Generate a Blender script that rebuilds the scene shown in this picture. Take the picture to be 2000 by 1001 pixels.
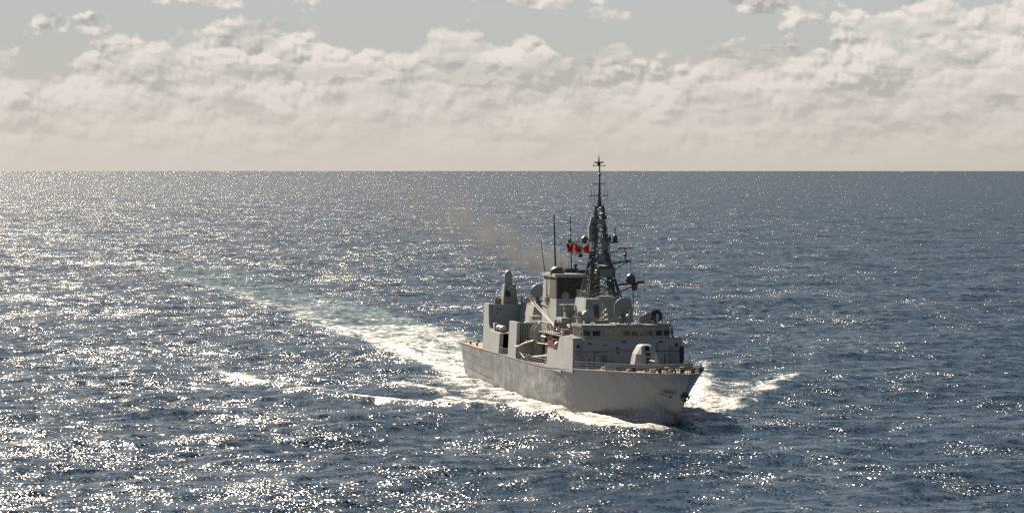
import bpy, bmesh, math, random
import numpy as np
from mathutils import Vector, Matrix

for _o in list(bpy.data.objects):
    bpy.data.objects.remove(_o, do_unlink=True)
scene = bpy.context.scene
COL = scene.collection
R = math.radians

# ------------------------------------------------------------------ camera
CAM_H = 34.0                                   # camera height over the sea
cam = bpy.data.cameras.new('camera')
cam_o = bpy.data.objects.new('camera', cam)
COL.objects.link(cam_o)
cam.sensor_width = 36.0
cam.lens = 36.0 * 7000.0 / 2000.0              # 126 mm
cam.clip_start = 1.0
cam.clip_end = 300000.0
cam_o.location = (0, 0, CAM_H)
cam_o.rotation_euler = (R(90 - 1.387), 0, 0)
scene.camera = cam_o

# ------------------------------------------------------------------ sun
SUN_AZ, SUN_EL = -28.5, 36.0                   # degrees: left of the view axis, above the horizon
sun = bpy.data.lights.new('sun', 'SUN')
sun.energy = 5.0
sun.angle = R(0.53)
sun.color = (1.0, 0.84, 0.66)
sun_o = bpy.data.objects.new('sun', sun)
COL.objects.link(sun_o)
_sd = Vector((math.sin(R(SUN_AZ)) * math.cos(R(SUN_EL)), math.cos(R(SUN_AZ)) * math.cos(R(SUN_EL)), math.sin(R(SUN_EL))))
sun_o.rotation_euler = _sd.to_track_quat('Z', 'Y').to_euler()
sun_o.location = _sd * 400

# ------------------------------------------------------------------ exposure / renderer
vs = scene.view_settings
vs.view_transform = 'Standard'
vs.look = 'None'
EXPO = 1.4
vs.exposure = EXPO
vs.gamma = 1.0
vs.use_curve_mapping = False
scene.render.engine = 'CYCLES'
scene.cycles.use_denoising = False
scene.cycles.use_adaptive_sampling = False
scene.render.filter_size = 1.8
scene.cycles.max_bounces = 6
scene.cycles.volume_bounces = 1
scene.cycles.sample_clamp_indirect = .05
scene.cycles.caustics_reflective = False
scene.cycles.caustics_refractive = False

# ------------------------------------------------------------------ node helper
class NT:
    """Small wrapper that turns python calls into shader nodes."""
    def __init__(self, tree):
        self.t = tree
        self.n = tree.nodes
        self.l = tree.links
    def put(self, sock, v):
        if isinstance(v, bpy.types.NodeSocket):
            self.l.new(v, sock)
        elif v is not None:
            sock.default_value = v
    def m(self, op, a, b=None, c=None, clamp=False):
        nd = self.n.new('ShaderNodeMath')
        nd.operation = op
        nd.use_clamp = clamp
        for i, v in enumerate((a, b, c)):
            if v is not None:
                self.put(nd.inputs[i], v)
        return nd.outputs[0]
    def vm(self, op, a, b=None, s=None):
        nd = self.n.new('ShaderNodeVectorMath')
        nd.operation = op
        self.put(nd.inputs[0], a)
        if b is not None:
            self.put(nd.inputs[1], b)
        if s is not None:
            self.put(nd.inputs['Scale'], s)
        return nd.outputs['Value'] if op in ('LENGTH', 'DOT_PRODUCT') else nd.outputs[0]
    def xyz(self, x, y, z):
        nd = self.n.new('ShaderNodeCombineXYZ')
        for i, v in enumerate((x, y, z)):
            self.put(nd.inputs[i], v)
        return nd.outputs[0]
    def sep(self, v):
        nd = self.n.new('ShaderNodeSeparateXYZ')
        self.put(nd.inputs[0], v)
        return nd.outputs
    def noise(self, vec, scale, detail=4, rough=.5, lac=2.0, dist=0.0, color=False, kind=None, dim='3D'):
        nd = self.n.new('ShaderNodeTexNoise')
        nd.noise_dimensions = dim
        if kind:
            nd.noise_type = kind
        self.put(nd.inputs['Vector'], vec)
        nd.inputs['Scale'].default_value = scale
        nd.inputs['Detail'].default_value = detail
        nd.inputs['Roughness'].default_value = rough
        nd.inputs['Lacunarity'].default_value = lac
        nd.inputs['Distortion'].default_value = dist
        return nd.outputs['Color' if color else 'Fac']
    def voro(self, vec, scale, detail=0.0, rough=.5, lac=2.0, smooth=None, dim='2D'):
        nd = self.n.new('ShaderNodeTexVoronoi')
        nd.voronoi_dimensions = dim
        nd.feature = 'F1' if smooth is None else 'SMOOTH_F1'
        self.put(nd.inputs['Vector'], vec)
        nd.inputs['Scale'].default_value = scale
        nd.inputs['Detail'].default_value = detail
        nd.inputs['Roughness'].default_value = rough
        nd.inputs['Lacunarity'].default_value = lac
        if smooth is not None:
            nd.inputs['Smoothness'].default_value = smooth
        return nd.outputs['Distance']
    def mr(self, v, a, b, c=0.0, d=1.0, kind='SMOOTHSTEP'):
        nd = self.n.new('ShaderNodeMapRange')
        nd.interpolation_type = kind
        self.put(nd.inputs[0], v)
        for i, q in enumerate((a, b, c, d)):
            self.put(nd.inputs[i + 1], q)
        return nd.outputs[0]
    def mix(self, f, a, b, mode='MIX'):
        nd = self.n.new('ShaderNodeMix')
        nd.data_type = 'RGBA'
        nd.blend_type = mode
        self.put(nd.inputs[0], f)
        for i, v in ((6, a), (7, b)):
            if isinstance(v, (tuple, list)):
                v = tuple(v) + (1.0,) if len(v) == 3 else v
            self.put(nd.inputs[i], v)
        return nd.outputs[2]
    def curve(self, v, pts):
        nd = self.n.new('ShaderNodeFloatCurve')
        c = nd.mapping.curves[0]
        while len(c.points) > 2:
            c.points.remove(c.points[1])
        c.points[0].location = pts[0]
        c.points[-1].location = pts[-1]
        for p in pts[1:-1]:
            c.points.new(*p)
        nd.mapping.update()
        self.put(nd.inputs['Value'], v)
        return nd.outputs[0]

# ------------------------------------------------------------------ sky
world = bpy.data.worlds.new('World')
scene.world = world
world.use_nodes = True
world.cycles.sampling_method = 'MANUAL'
world.cycles.sample_map_resolution = 512
_t = world.node_tree
_t.nodes.clear()
w = NT(_t)
SKY_K = 0.05
sky = _t.nodes.new('ShaderNodeTexSky')
sky.sky_type = 'NISHITA'
sky.sun_disc = False
sky.sun_elevation = R(SUN_EL)
sky.sun_rotation = R(SUN_AZ)
sky.altitude = 30
sky.air_density = 1.0
sky.dust_density = 1.0
sky.ozone_density = 1.0
tc = _t.nodes.new('ShaderNodeTexCoord')
dx, dy, dz = w.sep(tc.outputs['Generated'])
AZ = w.m('MULTIPLY', w.m('ARCTAN2', dx, dy), 57.29578)       # degrees, 0 = view axis, + = right
EL = w.m('MULTIPLY', w.m('ARCSINE', dz), 57.29578)           # degrees above the horizon

def _px(x, y):                                               # skyline notes -> degrees
    return (x - 1000) / 122.17, (331 - y) / 122.17
_top = [(0, 105), (40, 128), (70, 140), (110, 112), (150, 85), (200, 75), (250, 57), (320, 66), (400, 40), (480, 46), (540, 32),
        (600, 24), (645, 50), (690, 64), (750, 78), (820, 66), (870, 46), (920, 32), (985, 46), (1050, 52), (1085, 90), (1140, 88),
        (1195, 76), (1240, 100), (1295, 116), (1350, 90), (1430, 92), (1480, 97), (1540, 74), (1585, 84), (1640, 50), (1700, 14), (1760, -8), (2000, -20)]
_pts = []
for x, y in _top:
    a, e = _px(x, y)
    _pts.append(((a + 8.2) / 16.4, e / 4.0))
ping = w.m('DIVIDE', w.m('PINGPONG', w.m('ADD', AZ, 8.2 + 16.4 * 2 * 12), 16.4), 16.4)
ETOP = w.m('MULTIPLY', w.curve(ping, _pts), 4.0)

def field(a, e):
    """billowing cloud thickness at a direction (degrees)"""
    v = w.xyz(w.m('ADD', a, 31.0), w.m('MULTIPLY', e, 1.3), 0.0)
    wob = w.noise(v, 2.6, 4, .6, color=True, dim='2D')
    v2 = w.vm('ADD', v, w.vm('SCALE', wob, s=.26))
    fbm = w.noise(v, .85, 9, .58, dim='2D')
    bil = w.voro(v2, 1.05, 2.0, .42, 2.5, smooth=.2)
    return w.m('MULTIPLY_ADD', bil, -.78, w.m('MULTIPLY_ADD', fbm, 1.1, .44))   # roughly 0.3 .. 0.9
F0 = field(AZ, EL)
F1 = field(w.m('ADD', AZ, -.055), w.m('ADD', EL, .085))      # towards the sun
# coverage: the main bank below ETOP, lone clouds above, thin gaps inside the bank
bank = w.m('MULTIPLY_ADD', w.m('SUBTRACT', F0, .55), .72, w.m('SUBTRACT', ETOP, EL))
def blob(x, y, rx, ry):
    a, e = _px(x, y)
    q = w.m('ADD', w.m('POWER', w.m('ABSOLUTE', w.m('DIVIDE', w.m('SUBTRACT', AZ, a), rx / 122.)), 2.0),
            w.m('POWER', w.m('ABSOLUTE', w.m('DIVIDE', w.m('SUBTRACT', EL, e), ry / 122.)), 2.0))
    return w.m('SUBTRACT', 1.0, q)
lone = None
for b in [(135, 52, 125, 22), (450, -2, 170, 20), (1075, 0, 130, 18), (1220, 36, 62, 20), (1160, 28, 40, 18), (1560, 8, 150, 30), (1640, 40, 110, 30), (10, 128, 34, 34)]:
    q = blob(*b)
    lone = q if lone is None else w.m('MAXIMUM', lone, q)
lone = w.m('MULTIPLY_ADD', w.m('SUBTRACT', F0, .56), 1.7, w.m('MULTIPLY', lone, .55))
# further up, loose fair-weather cloud all round the sky
hi_n = w.noise(w.xyz(w.m('MULTIPLY', AZ, .055), w.m('MULTIPLY', EL, .11), 0.0), 1.0, 5, .6, dim='2D')
hi = w.m('MULTIPLY', w.mr(hi_n, .52, .70), w.mr(EL, 4.0, 8.0))
cov = w.m('MAXIMUM', w.mr(bank, -.02, .15), w.mr(lone, .0, .40))
# open gaps with darker blue-grey air inside the bank
gap_n = w.noise(w.xyz(w.m('MULTIPLY_ADD', AZ, .55, 40.), w.m('MULTIPLY', EL, 1.5), 0.0), 1.0, 4, .6, dim='2D')
gaps = w.m('MULTIPLY', w.mr(gap_n, .53, .66), w.mr(EL, .35, 1.3))
cov = w.m('MULTIPLY', cov, w.m('SUBTRACT', 1.0, w.m('MULTIPLY', gaps, .45)))
# light on the billows: brighter where the cloud thins towards the sun
depth = w.m('SUBTRACT', ETOP, EL)                            # below the top of the bank
und_n = w.noise(w.xyz(w.m('MULTIPLY_ADD', AZ, .62, 17.), w.m('MULTIPLY', EL, 2.3), 0.0), 1.0, 6, .58, dim='2D')
calm_n = w.noise(w.xyz(w.m('MULTIPLY_ADD', AZ, .5, 60.), EL, 0.0), 1.0, 2, .5, dim='2D')
relief = w.m('MULTIPLY', w.mr(depth, .1, 2.0, 3.6, 2.2, 'LINEAR'), w.mr(calm_n, .36, .62, .35, 1.15))
lit = w.m('ADD', w.m('MULTIPLY', w.m('SUBTRACT', F0, F1), relief), .72, clamp=True)
# grey undersides, heavier to the right
und = w.m('MULTIPLY', w.mr(und_n, .50, .66), w.mr(AZ, -9, 9, .38, .62, 'LINEAR'))
lit = w.m('SUBTRACT', lit, und, clamp=True)
C = lambda *q: tuple(v / SKY_K / 2 ** EXPO for v in q)       # q = what the exposed picture shows
c_cloud = w.mix(lit, C(.43, .42, .40), C(.825, .765, .71))
c_clear = w.mix(w.mr(EL, .6, 3.2), C(.53, .50, .45), C(.515, .542, .525))
sky_low = w.mix(cov, c_clear, c_cloud)
# sea haze swallows the lowest clouds
haze = w.m('POWER', w.mr(EL, 0.0, 2.3, 1.0, 0.0, 'LINEAR'), 1.4)
c_haze = w.mix(w.mr(AZ, -9, 9, 0, 1, 'LINEAR'), C(.66, .605, .535), C(.59, .54, .48))
sky_low = w.mix(haze, sky_low, c_haze)
# above the haze band the clear daylight sky with loose clouds
c_up = w.vm('MULTIPLY', sky.outputs[0], (.172, .225, .283))
c_up = w.mix(w.m('MULTIPLY', hi, .75), c_up, C(.50, .48, .46))
sky_all = w.mix(w.mr(EL, 2.9, 7.0), sky_low, c_up)
bg = _t.nodes.new('ShaderNodeBackground')
bg.inputs['Strength'].default_value = SKY_K
_t.links.new(sky_all, bg.inputs['Color'])
wo = _t.nodes.new('ShaderNodeOutputWorld')
_t.links.new(bg.outputs[0], wo.inputs['Surface'])

# ================================================================== ship frame
# s = metres aft of the stem at the waterline, y = metres to port, z = up
TH = R(10.8)
SHIP_AT = Vector((21.8, 472.0, 0.0))
_fw = np.array([math.sin(TH), -math.cos(TH)])
_pt = np.array([math.cos(TH), math.sin(TH)])
def sea_to_ship(X, Y):
    dX, dY = X - SHIP_AT.x, Y - SHIP_AT.y
    return -(dX * _fw[0] + dY * _fw[1]), dX * _pt[0] + dY * _pt[1]
# half breadth of the hull at the waterline and at the deck edge, by distance from the stem
WL_D = [0, 3, 6, 10, 15, 20, 30, 40, 55, 100, 124]
WL_W = [0, .56, 1.2, 2.1, 3.2, 4.25, 5.95, 6.85, 7.4, 7.3, 6.5]
DK_D = [0, .4, 1, 2, 3, 5, 7, 10, 13, 18, 27, 37, 47, 80, 112, 129]
DK_W = [0, .35, .75, 1.3, 1.8, 2.6, 3.3, 4.2, 5.0, 6.0, 7.3, 8.0, 8.2, 8.2, 8.1, 7.5]
SH_S = [-7, 0, 11, 20, 30, 40, 47, 60, 90, 122]
SH_Z = [7.45, 7.2, 6.9, 6.6, 6.2, 5.8, 5.5, 5.5, 5.6, 5.55]

def _soften(xs, ys, width, keep):
    xf = np.arange(xs[0], xs[-1] + .01, .5)
    yf = np.interp(xf, xs, ys)
    n_k = int(width / .5)
    ker = np.hanning(2 * n_k + 3)[1:-1]
    ker /= ker.sum()
    pad = np.concatenate([2 * yf[0] - yf[1:n_k + 1][::-1], yf, 2 * yf[-1] - yf[-n_k - 1:-1][::-1]])
    ysm = np.convolve(pad, ker, 'valid')
    bl = np.clip((xf - keep) / 6.0, 0, 1)
    return list(xf), list(yf * (1 - bl) + ysm * bl)
WL_D, WL_W = _soften(WL_D, WL_W, 9, 1)
DK_D, DK_W = _soften(DK_D, DK_W, 7, 5)
SH_S, SH_Z = _soften(SH_S, SH_Z, 12, -7)
# ================================================================== the sea
def smooth(x, a, b):
    t = np.clip((x - a) / (b - a), 0, 1)
    return t * t * (3 - 2 * t)

def ocean_tile(N, L, wind, wdir, amp, seed, lmin):
    """one periodic tile of wind sea: height, horizontal pull, crest sharpness"""
    rng = np.random.default_rng(seed)
    k1 = np.fft.fftfreq(N, d=L / N) * 2 * np.pi
    kx, ky = np.meshgrid(k1, k1, indexing='ij')
    k = np.hypot(kx, ky)
    k[0, 0] = 1e-6
    Lw = wind * wind / 9.81
    cosf = (kx * math.cos(wdir) + ky * math.sin(wdir)) / k
    P = np.exp(-1.0 / (k * Lw) ** 2) / k ** 4 * (0.25 + 0.75 * cosf ** 2) * np.exp(-(k * lmin) ** 2)
    P[0, 0] = 0
    h = (rng.normal(size=(N, N)) + 1j * rng.normal(size=(N, N))) * np.sqrt(P)
    Hz = np.real(np.fft.ifft2(h))
    sc = amp / Hz.std()
    Dx = np.real(np.fft.ifft2(-1j * kx / k * h)) * sc
    Dy = np.real(np.fft.ifft2(-1j * ky / k * h)) * sc
    Jx = np.real(np.fft.ifft2(kx * kx / k * h)) * sc
    Jy = np.real(np.fft.ifft2(ky * ky / k * h)) * sc
    return Hz * sc, Dx, Dy, Jx + Jy

def sample(tile, X, Y, L, rot):
    N = tile.shape[0]
    c, s_ = math.cos(rot), math.sin(rot)
    u = ((X * c + Y * s_) / L * N) % N
    v = ((-X * s_ + Y * c) / L * N) % N
    i = np.floor(u).astype(int); j = np.floor(v).astype(int)
    fu = (u - i); fv = (v - j)
    i %= N; j %= N
    i2 = (i + 1) % N; j2 = (j + 1) % N
    return (tile[i, j] * (1 - fu) + tile[i2, j] * fu) * (1 - fv) + (tile[i, j2] * (1 - fu) + tile[i2, j2] * fu) * fv

def lump(X, Y, scale, seed):
    """smooth value noise 0..1"""
    rng = np.random.default_rng(seed)
    T = rng.random((128, 128))
    u = X / scale; v = Y / scale
    i = np.floor(u).astype(int); j = np.floor(v).astype(int)
    fu = u - i; fv = v - j
    fu = fu * fu * (3 - 2 * fu); fv = fv * fv * (3 - 2 * fv)
    g = lambda a, b: T[a % 128, b % 128]
    return (g(i, j) * (1 - fu) + g(i + 1, j) * fu) * (1 - fv) + (g(i, j + 1) * (1 - fu) + g(i + 1, j + 1) * fu) * fv

# polar sheet: fine in the sector of the ship, coarse all round, out to the horizon
_a = list(np.arange(-10.5, 10.501, 0.036))
_st, _v = 0.036, 10.5
while _v < 180:
    _st = min(_st * 1.25, 4.0)
    _v = min(_v + _st, 180)
    _a.append(_v)
    if _v < 180:
        _a.insert(0, -_v)
ANG = np.radians(np.array(_a))
_r = [0.5, 20, 60, 110, 160, 200, 230, 250]
while _r[-1] < 80000:
    q = _r[-1]
    _r.append(q + 0.46 * (max(q, 300) / 300) ** 1.5)
RAD = np.array(_r)
RR, AA = np.meshgrid(RAD, ANG, indexing='ij')
X0 = RR * np.sin(AA); Y0 = RR * np.cos(AA)
Z0 = np.zeros_like(X0)
fade = 1 - smooth(RR, 2500, 9000)
WDIR = R(-62)
PX = np.zeros_like(X0); PY = np.zeros_like(X0); SHARP = np.zeros_like(X0)
for (N, L, wind, amp, seed, rot, chop, lmin) in [(512, 613., 10.5, .235, 3, .0, .9, .55), (512, 211., 5.6, .115, 8, .35, 1.0, .30), (512, 67., 3.0, .038, 5, -.3, .9, .15)]:
    Hz, Dx, Dy, J = ocean_tile(N, L, wind, WDIR, amp, seed, lmin)
    Z0 += sample(Hz, X0, Y0, L, rot)
    c, s_ = math.cos(rot), math.sin(rot)
    ax, ay = sample(Dx, X0, Y0, L, rot), sample(Dy, X0, Y0, L, rot)
    PX += -(ax * c - ay * s_) * chop
    PY += -(ax * s_ + ay * c) * chop
    SHARP += sample(J, X0, Y0, L, rot) * chop
S, Yp = sea_to_ship(X0, Y0)
near = (RR < 2200) & (np.abs(AA) < R(12))
foam = np.zeros_like(X0); aer = np.zeros_like(X0); calm = np.zeros_like(X0)
n1 = lump(X0, Y0, 2.1, 1); n2 = lump(X0, Y0, 6.5, 2); n3 = lump(X0, Y0, .9, 4); n4 = lump(X0, Y0, 22., 5)
hw = np.where((S > 0) & (S < 124), np.interp(S, WL_D, WL_W), 0)
side = np.abs(Yp) - hw                                  # metres outside the hull
along = (S > -1) & (S < 126)
# foam rolling along both sides of the hull
wd = np.interp(S, [-2, 2, 8, 16, 30, 60, 90, 125], [.6, 1.6, 4.6, 7.4, 8.6, 10, 11, 11])
ramp = np.interp(S, [-2, 0, 6, 14, 40, 80, 125], [0, .35, .9, 1.0, .85, .70, .72]) * np.where(Yp > 0, .72, 1.0)
q = np.clip(1 - (side + (n2 - .5) * 3.0) / wd, 0, 1)
foam = np.maximum(foam, np.where(along & (side > -2), ramp * (0.48 + 0.60 * q) * (q > 0) * (.45 + .9 * n1), 0))
# piled-up water against the bow, hollow after it
pile = np.interp(S, [-3, 0, 4, 10, 18, 30, 50], [0, .35, .95, 1.0, .65, .15, 0])
bump = np.where(along & (side > -3), pile * np.exp(-(np.maximum(side, 0) / np.interp(S, [0, 10, 30, 60], [1.0, 2.0, 3.2, 4])) ** 2), 0)
trough = np.where(along, -.35 * np.exp(-((side - 6) / 3.0) ** 2) * smooth(S, 15, 40) * (1 - smooth(S, 60, 110)), 0)
# diverging bow waves to either side: (s, distance off the centre line)
ridge_s0 = 0
def ridge(sp, yp, sign, height, width, f, seed, s0, s1, off=0.):
    global foam, Z0, aer
    yc = np.interp(S, sp, yp)
    d = (sign * Yp - yc) + (lump(X0, Y0, 9., seed) - .5) * 2.2 + off
    env = smooth(S, s0, s0 + 8) * (1 - smooth(S, s1 - 25, s1))
    br = lump(X0, Y0, 5.0, seed + 1) * .6 + lump(X0, Y0, 15.0, seed + 2) * .4
    Z0 += height * env * np.exp(-(d / width) ** 2) * (.55 + .6 * br)
    back = np.where(d < 0, np.exp(-(d / (width * 1.7)) ** 2), np.exp(-(d / (width * .55)) ** 2))
    foam = np.maximum(foam, f * env * back * np.clip((br + .10) * 1.4, 0, 1.1))
Z0 += bump + trough
ridge([8, 28, 52, 65, 78, 105, 140], [5.5, 13.5, 25, 32.5, 38.8, 43, 46], -1, .75, 2.1, .98, 21, 14, 150)
ridge([25, 50, 72, 100], [9.0, 13.5, 17.5, 21], -1, .40, 1.8, .95, 31, 30, 118)
ridge([4, 20, 32, 43, 60, 90, 115], [2.5, 10.5, 15.8, 20.8, 26.5, 38, 48], 1, .42, 2.6, .85, 41, 12, 130)
ridge([14, 40, 67, 100], [6.5, 14.5, 20.5, 28], 1, .40, 2.6, .85, 51, 22, 120)
ridge([40, 80, 134, 170], [11., 24.0, 37, 45], 1, .35, 2.6, .80, 61, 50, 160)
ridge([-9, 0, 10, 27, 50, 70], [6.0, 6.8, 8.5, 13.0, 19, 24], -1, .42, 2.3, 1.25, 71, -10, 78)
ridge([-4, 4, 12, 24], [2.0, 4.2, 6.0, 8.5], -1, .30, 1.5, 1.0, 81, -6, 50)
# lacy water between the port bow wave and the hull
yc_p = np.interp(S, [4, 20, 32, 43, 60, 90, 115], [2.5, 10.5, 15.8, 20.8, 26.5, 38, 48])
zone = smooth(Yp, hw + .5, hw + 2.5) * (1 - smooth(Yp, yc_p - 3, yc_p + 1)) * smooth(S, 8, 24) * (1 - smooth(S, 70, 130))
foam = np.maximum(foam, zone * (.42 + .52 * n1) * (.55 + .75 * n2))
# churned water astern
yl = np.interp(S, [118, 135, 176, 215, 280, 390, 600, 900], [-7.5, -8.5, -6, -5, -4, -1.5, -1.5, -5])
yr_ = np.interp(S, [118, 135, 176, 215, 300, 420, 600, 900], [8, 10, 14, 17, 21, 23, 26, 30])
inb = smooth(Yp + (n2 - .5) * 2.6, yl - .8, yl + 1.6) * (1 - smooth(Yp + (n2 - .5) * 4., yr_ - 3.5, yr_ + 1.5)) * (S > 121)
dec = np.interp(S, [118, 124, 150, 190, 240, 330, 500, 800], [1.0, .95, .88, .76, .64, .52, .36, .10])
foam = np.maximum(foam, inb * dec * (.50 + .75 * n1) * (.6 + .6 * n4))
edge = np.exp(-((Yp - yl - 1.6 - (n2 - .5) * 5.0) / np.interp(S, [120, 250, 600], [3.6, 3.4, 3.0])) ** 2) * (S > 121)
foam = np.maximum(foam, edge * np.interp(S, [120, 200, 330, 480, 740], [.95, .85, .70, .58, .30]) * (.5 + .8 * n1))
aer = np.maximum(aer, inb * np.interp(S, [118, 150, 300, 480, 660, 900], [1, 1, .95, .75, .42, 0]) * (.55 + .45 * n4))
aer = np.maximum(aer, np.clip(foam, 0, 1) * .55 * near)
calm = np.maximum(inb * np.interp(S, [120, 400, 800], [.55, .40, 0]), 0)
Z0 += inb * (.30 * (n1 - .5) + .22 * (n3 - .5)) * dec
Z0 += np.where(foam > .25, (n3 - .4) * .22 + (n1 - .4) * .15, 0) * near
# whitecaps where the wind sea steepens
cap = smooth(SHARP * (.55 + .9 * n4), .55, .92) * (.35 + .65 * n1)
foam = np.maximum(foam, cap * .95 * (1 - smooth(RR, 2200, 7000)))
# the hull keeps the water out: keep the sheet below the keel line of the deck inside
inside = (S > 3) & (S < 121) & (side < -1.2)
Z0 = np.where(inside, np.minimum(Z0, -.4), Z0)
Z0 *= fade
PX *= fade * ~inside; PY *= fade * ~inside
VX = (X0 + PX).astype(np.float32); VY = (Y0 + PY).astype(np.float32); VZ = Z0.astype(np.float32)
nr, na = X0.shape
verts = np.stack([VX, VY, VZ], -1).reshape(-1, 3)
I = np.arange(nr * na).reshape(nr, na)
q = np.stack([I[:-1, :-1], I[:-1, 1:], I[1:, 1:], I[1:, :-1]], -1)
wrap = np.stack([I[:-1, -1], I[:-1, 0], I[1:, 0], I[1:, -1]], -1)[:, None, :]
quads = np.concatenate([q, wrap], 1).reshape(-1, 4)[:, ::-1]
me = bpy.data.meshes.new('sea')
me.vertices.add(len(verts))
me.vertices.foreach_set('co', verts.ravel())
me.loops.add(quads.size)
me.loops.foreach_set('vertex_index', quads.ravel().astype(np.int32))
me.polygons.add(len(quads))
me.polygons.foreach_set('loop_start', np.arange(0, quads.size, 4, dtype=np.int32))
me.polygons.foreach_set('use_smooth', np.ones(len(quads), dtype=bool))
me.update(calc_edges=True)
for nm, arr in (('foam', foam), ('aerated', aer), ('calm', calm)):
    at = me.attributes.new(nm, 'FLOAT', 'POINT')
    at.data.foreach_set('value', np.clip(arr, 0, 1.3).astype(np.float32).ravel())
sea = bpy.data.objects.new('sea', me)
COL.objects.link(sea)
sea['kind'] = 'structure'
print('sea quads', len(quads))

mt = bpy.data.materials.new('sea_water')
mt.use_nodes = True
_t = mt.node_tree
_t.nodes.clear()
g = NT(_t)
geo = _t.nodes.new('ShaderNodeNewGeometry')
pos = geo.outputs['Position']
def attr(nm):
    nd = _t.nodes.new('ShaderNodeAttribute')
    nd.attribute_name = nm
    return nd.outputs['Fac']
a_foam, a_aer, a_calm = attr('foam'), attr('aerated'), attr('calm')
# wind ripples as slopes (two sizes), stretched along the crests
mp = _t.nodes.new('ShaderNodeMapping')
mp.inputs['Rotation'].default_value = (0, 0, -WDIR)
mp.inputs['Scale'].default_value = (1.0, .55, 1.0)
_t.links.new(pos, mp.inputs['Vector'])
half = (.5, .5, .5)
r0 = g.vm('SUBTRACT', g.noise(mp.outputs[0], .035, 2, .6, color=True, dim='2D'), half)
r1 = g.vm('SUBTRACT', g.noise(mp.outputs[0], .40, 3, .62, color=True, dim='2D'), half)
r2 = g.vm('SUBTRACT', g.noise(mp.outputs[0], 2.9, 3, .62, color=True, dim='2D'), half)
patch = g.mr(g.noise(pos, .014, 3, .55, dim='2D'), .36, .64, .82, 1.16)
gust = g.mr(g.noise(mp.outputs[0], .10, 3, .6, dim='2D'), .34, .66, .62, 1.4)
amp2 = g.m('MULTIPLY', g.m('MULTIPLY', patch, gust), g.m('SUBTRACT', 1.0, a_calm))
slope = g.vm('ADD', g.vm('SCALE', r1, s=1.35), g.vm('SCALE', r2, s=g.m('MULTIPLY', amp2, 2.2)))
slope = g.vm('ADD', slope, g.vm('SCALE', r0, s=.45))
slope = g.vm('MULTIPLY', slope, (1, 1, 0))
nrm = g.vm('NORMALIZE', g.vm('ADD', geo.outputs['Normal'], slope))
p = _t.nodes.new('ShaderNodeBsdfPrincipled')
wc = g.mix(a_aer, (.013, .029, .049), (.115, .185, .192))
_t.links.new(wc, p.inputs['Base Color'])
# unresolved ripples: the farther water is only seen as an average of many small facets
dist = g.vm('LENGTH', pos)
rough = g.mr(g.m('LOGARITHM', dist, 10.0), 2.45, 3.75, .22, .285, 'LINEAR')
_t.links.new(rough, p.inputs['Roughness'])
p.inputs['IOR'].default_value = 1.34
_t.links.new(nrm, p.inputs['Normal'])
fo = _t.nodes.new('ShaderNodeBsdfPrincipled')
fk = g.mr(g.noise(pos, 1.3, 4, .65, dim='2D'), .3, .7, .26, .62)
_t.links.new(g.vm('SCALE', g.xyz(1.0, 1.0, .98), s=fk), fo.inputs['Base Color'])
fo.inputs['Roughness'].default_value = .55
_t.links.new(g.vm('NORMALIZE', g.vm('ADD', geo.outputs['Normal'], g.vm('SCALE', slope, s=.8))), fo.inputs['Normal'])
lace = g.m('MULTIPLY_ADD', g.noise(pos, .42, 5, .72, dist=.7, dim='2D'), .65, g.m('MULTIPLY', g.noise(pos, 2.1, 3, .6, dist=.4, dim='2D'), .35))
fm = g.mr(g.m('ADD', a_foam, g.m('MULTIPLY', g.m('SUBTRACT', lace, .5), 2.1)), .38, .86)
fm = g.m('MULTIPLY', fm, g.mr(a_foam, .03, .25))
ms = _t.nodes.new('ShaderNodeMixShader')
_t.links.new(fm, ms.inputs[0])
_t.links.new(p.outputs[0], ms.inputs[1])
_t.links.new(fo.outputs[0], ms.inputs[2])
mo = _t.nodes.new('ShaderNodeOutputMaterial')
_t.links.new(ms.outputs[0], mo.inputs['Surface'])
me.materials.append(mt)

# ================================================================== materials
def new_mat(name):
    m_ = bpy.data.materials.new(name)
    m_.use_nodes = True
    t_ = m_.node_tree
    t_.nodes.clear()
    n_ = NT(t_)
    b_ = t_.nodes.new('ShaderNodeBsdfPrincipled')
    o_ = t_.nodes.new('ShaderNodeOutputMaterial')
    t_.links.new(b_.outputs[0], o_.inputs['Surface'])
    tc_ = t_.nodes.new('ShaderNodeTexCoord')
    return m_, n_, b_, tc_.outputs['Object']

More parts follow.
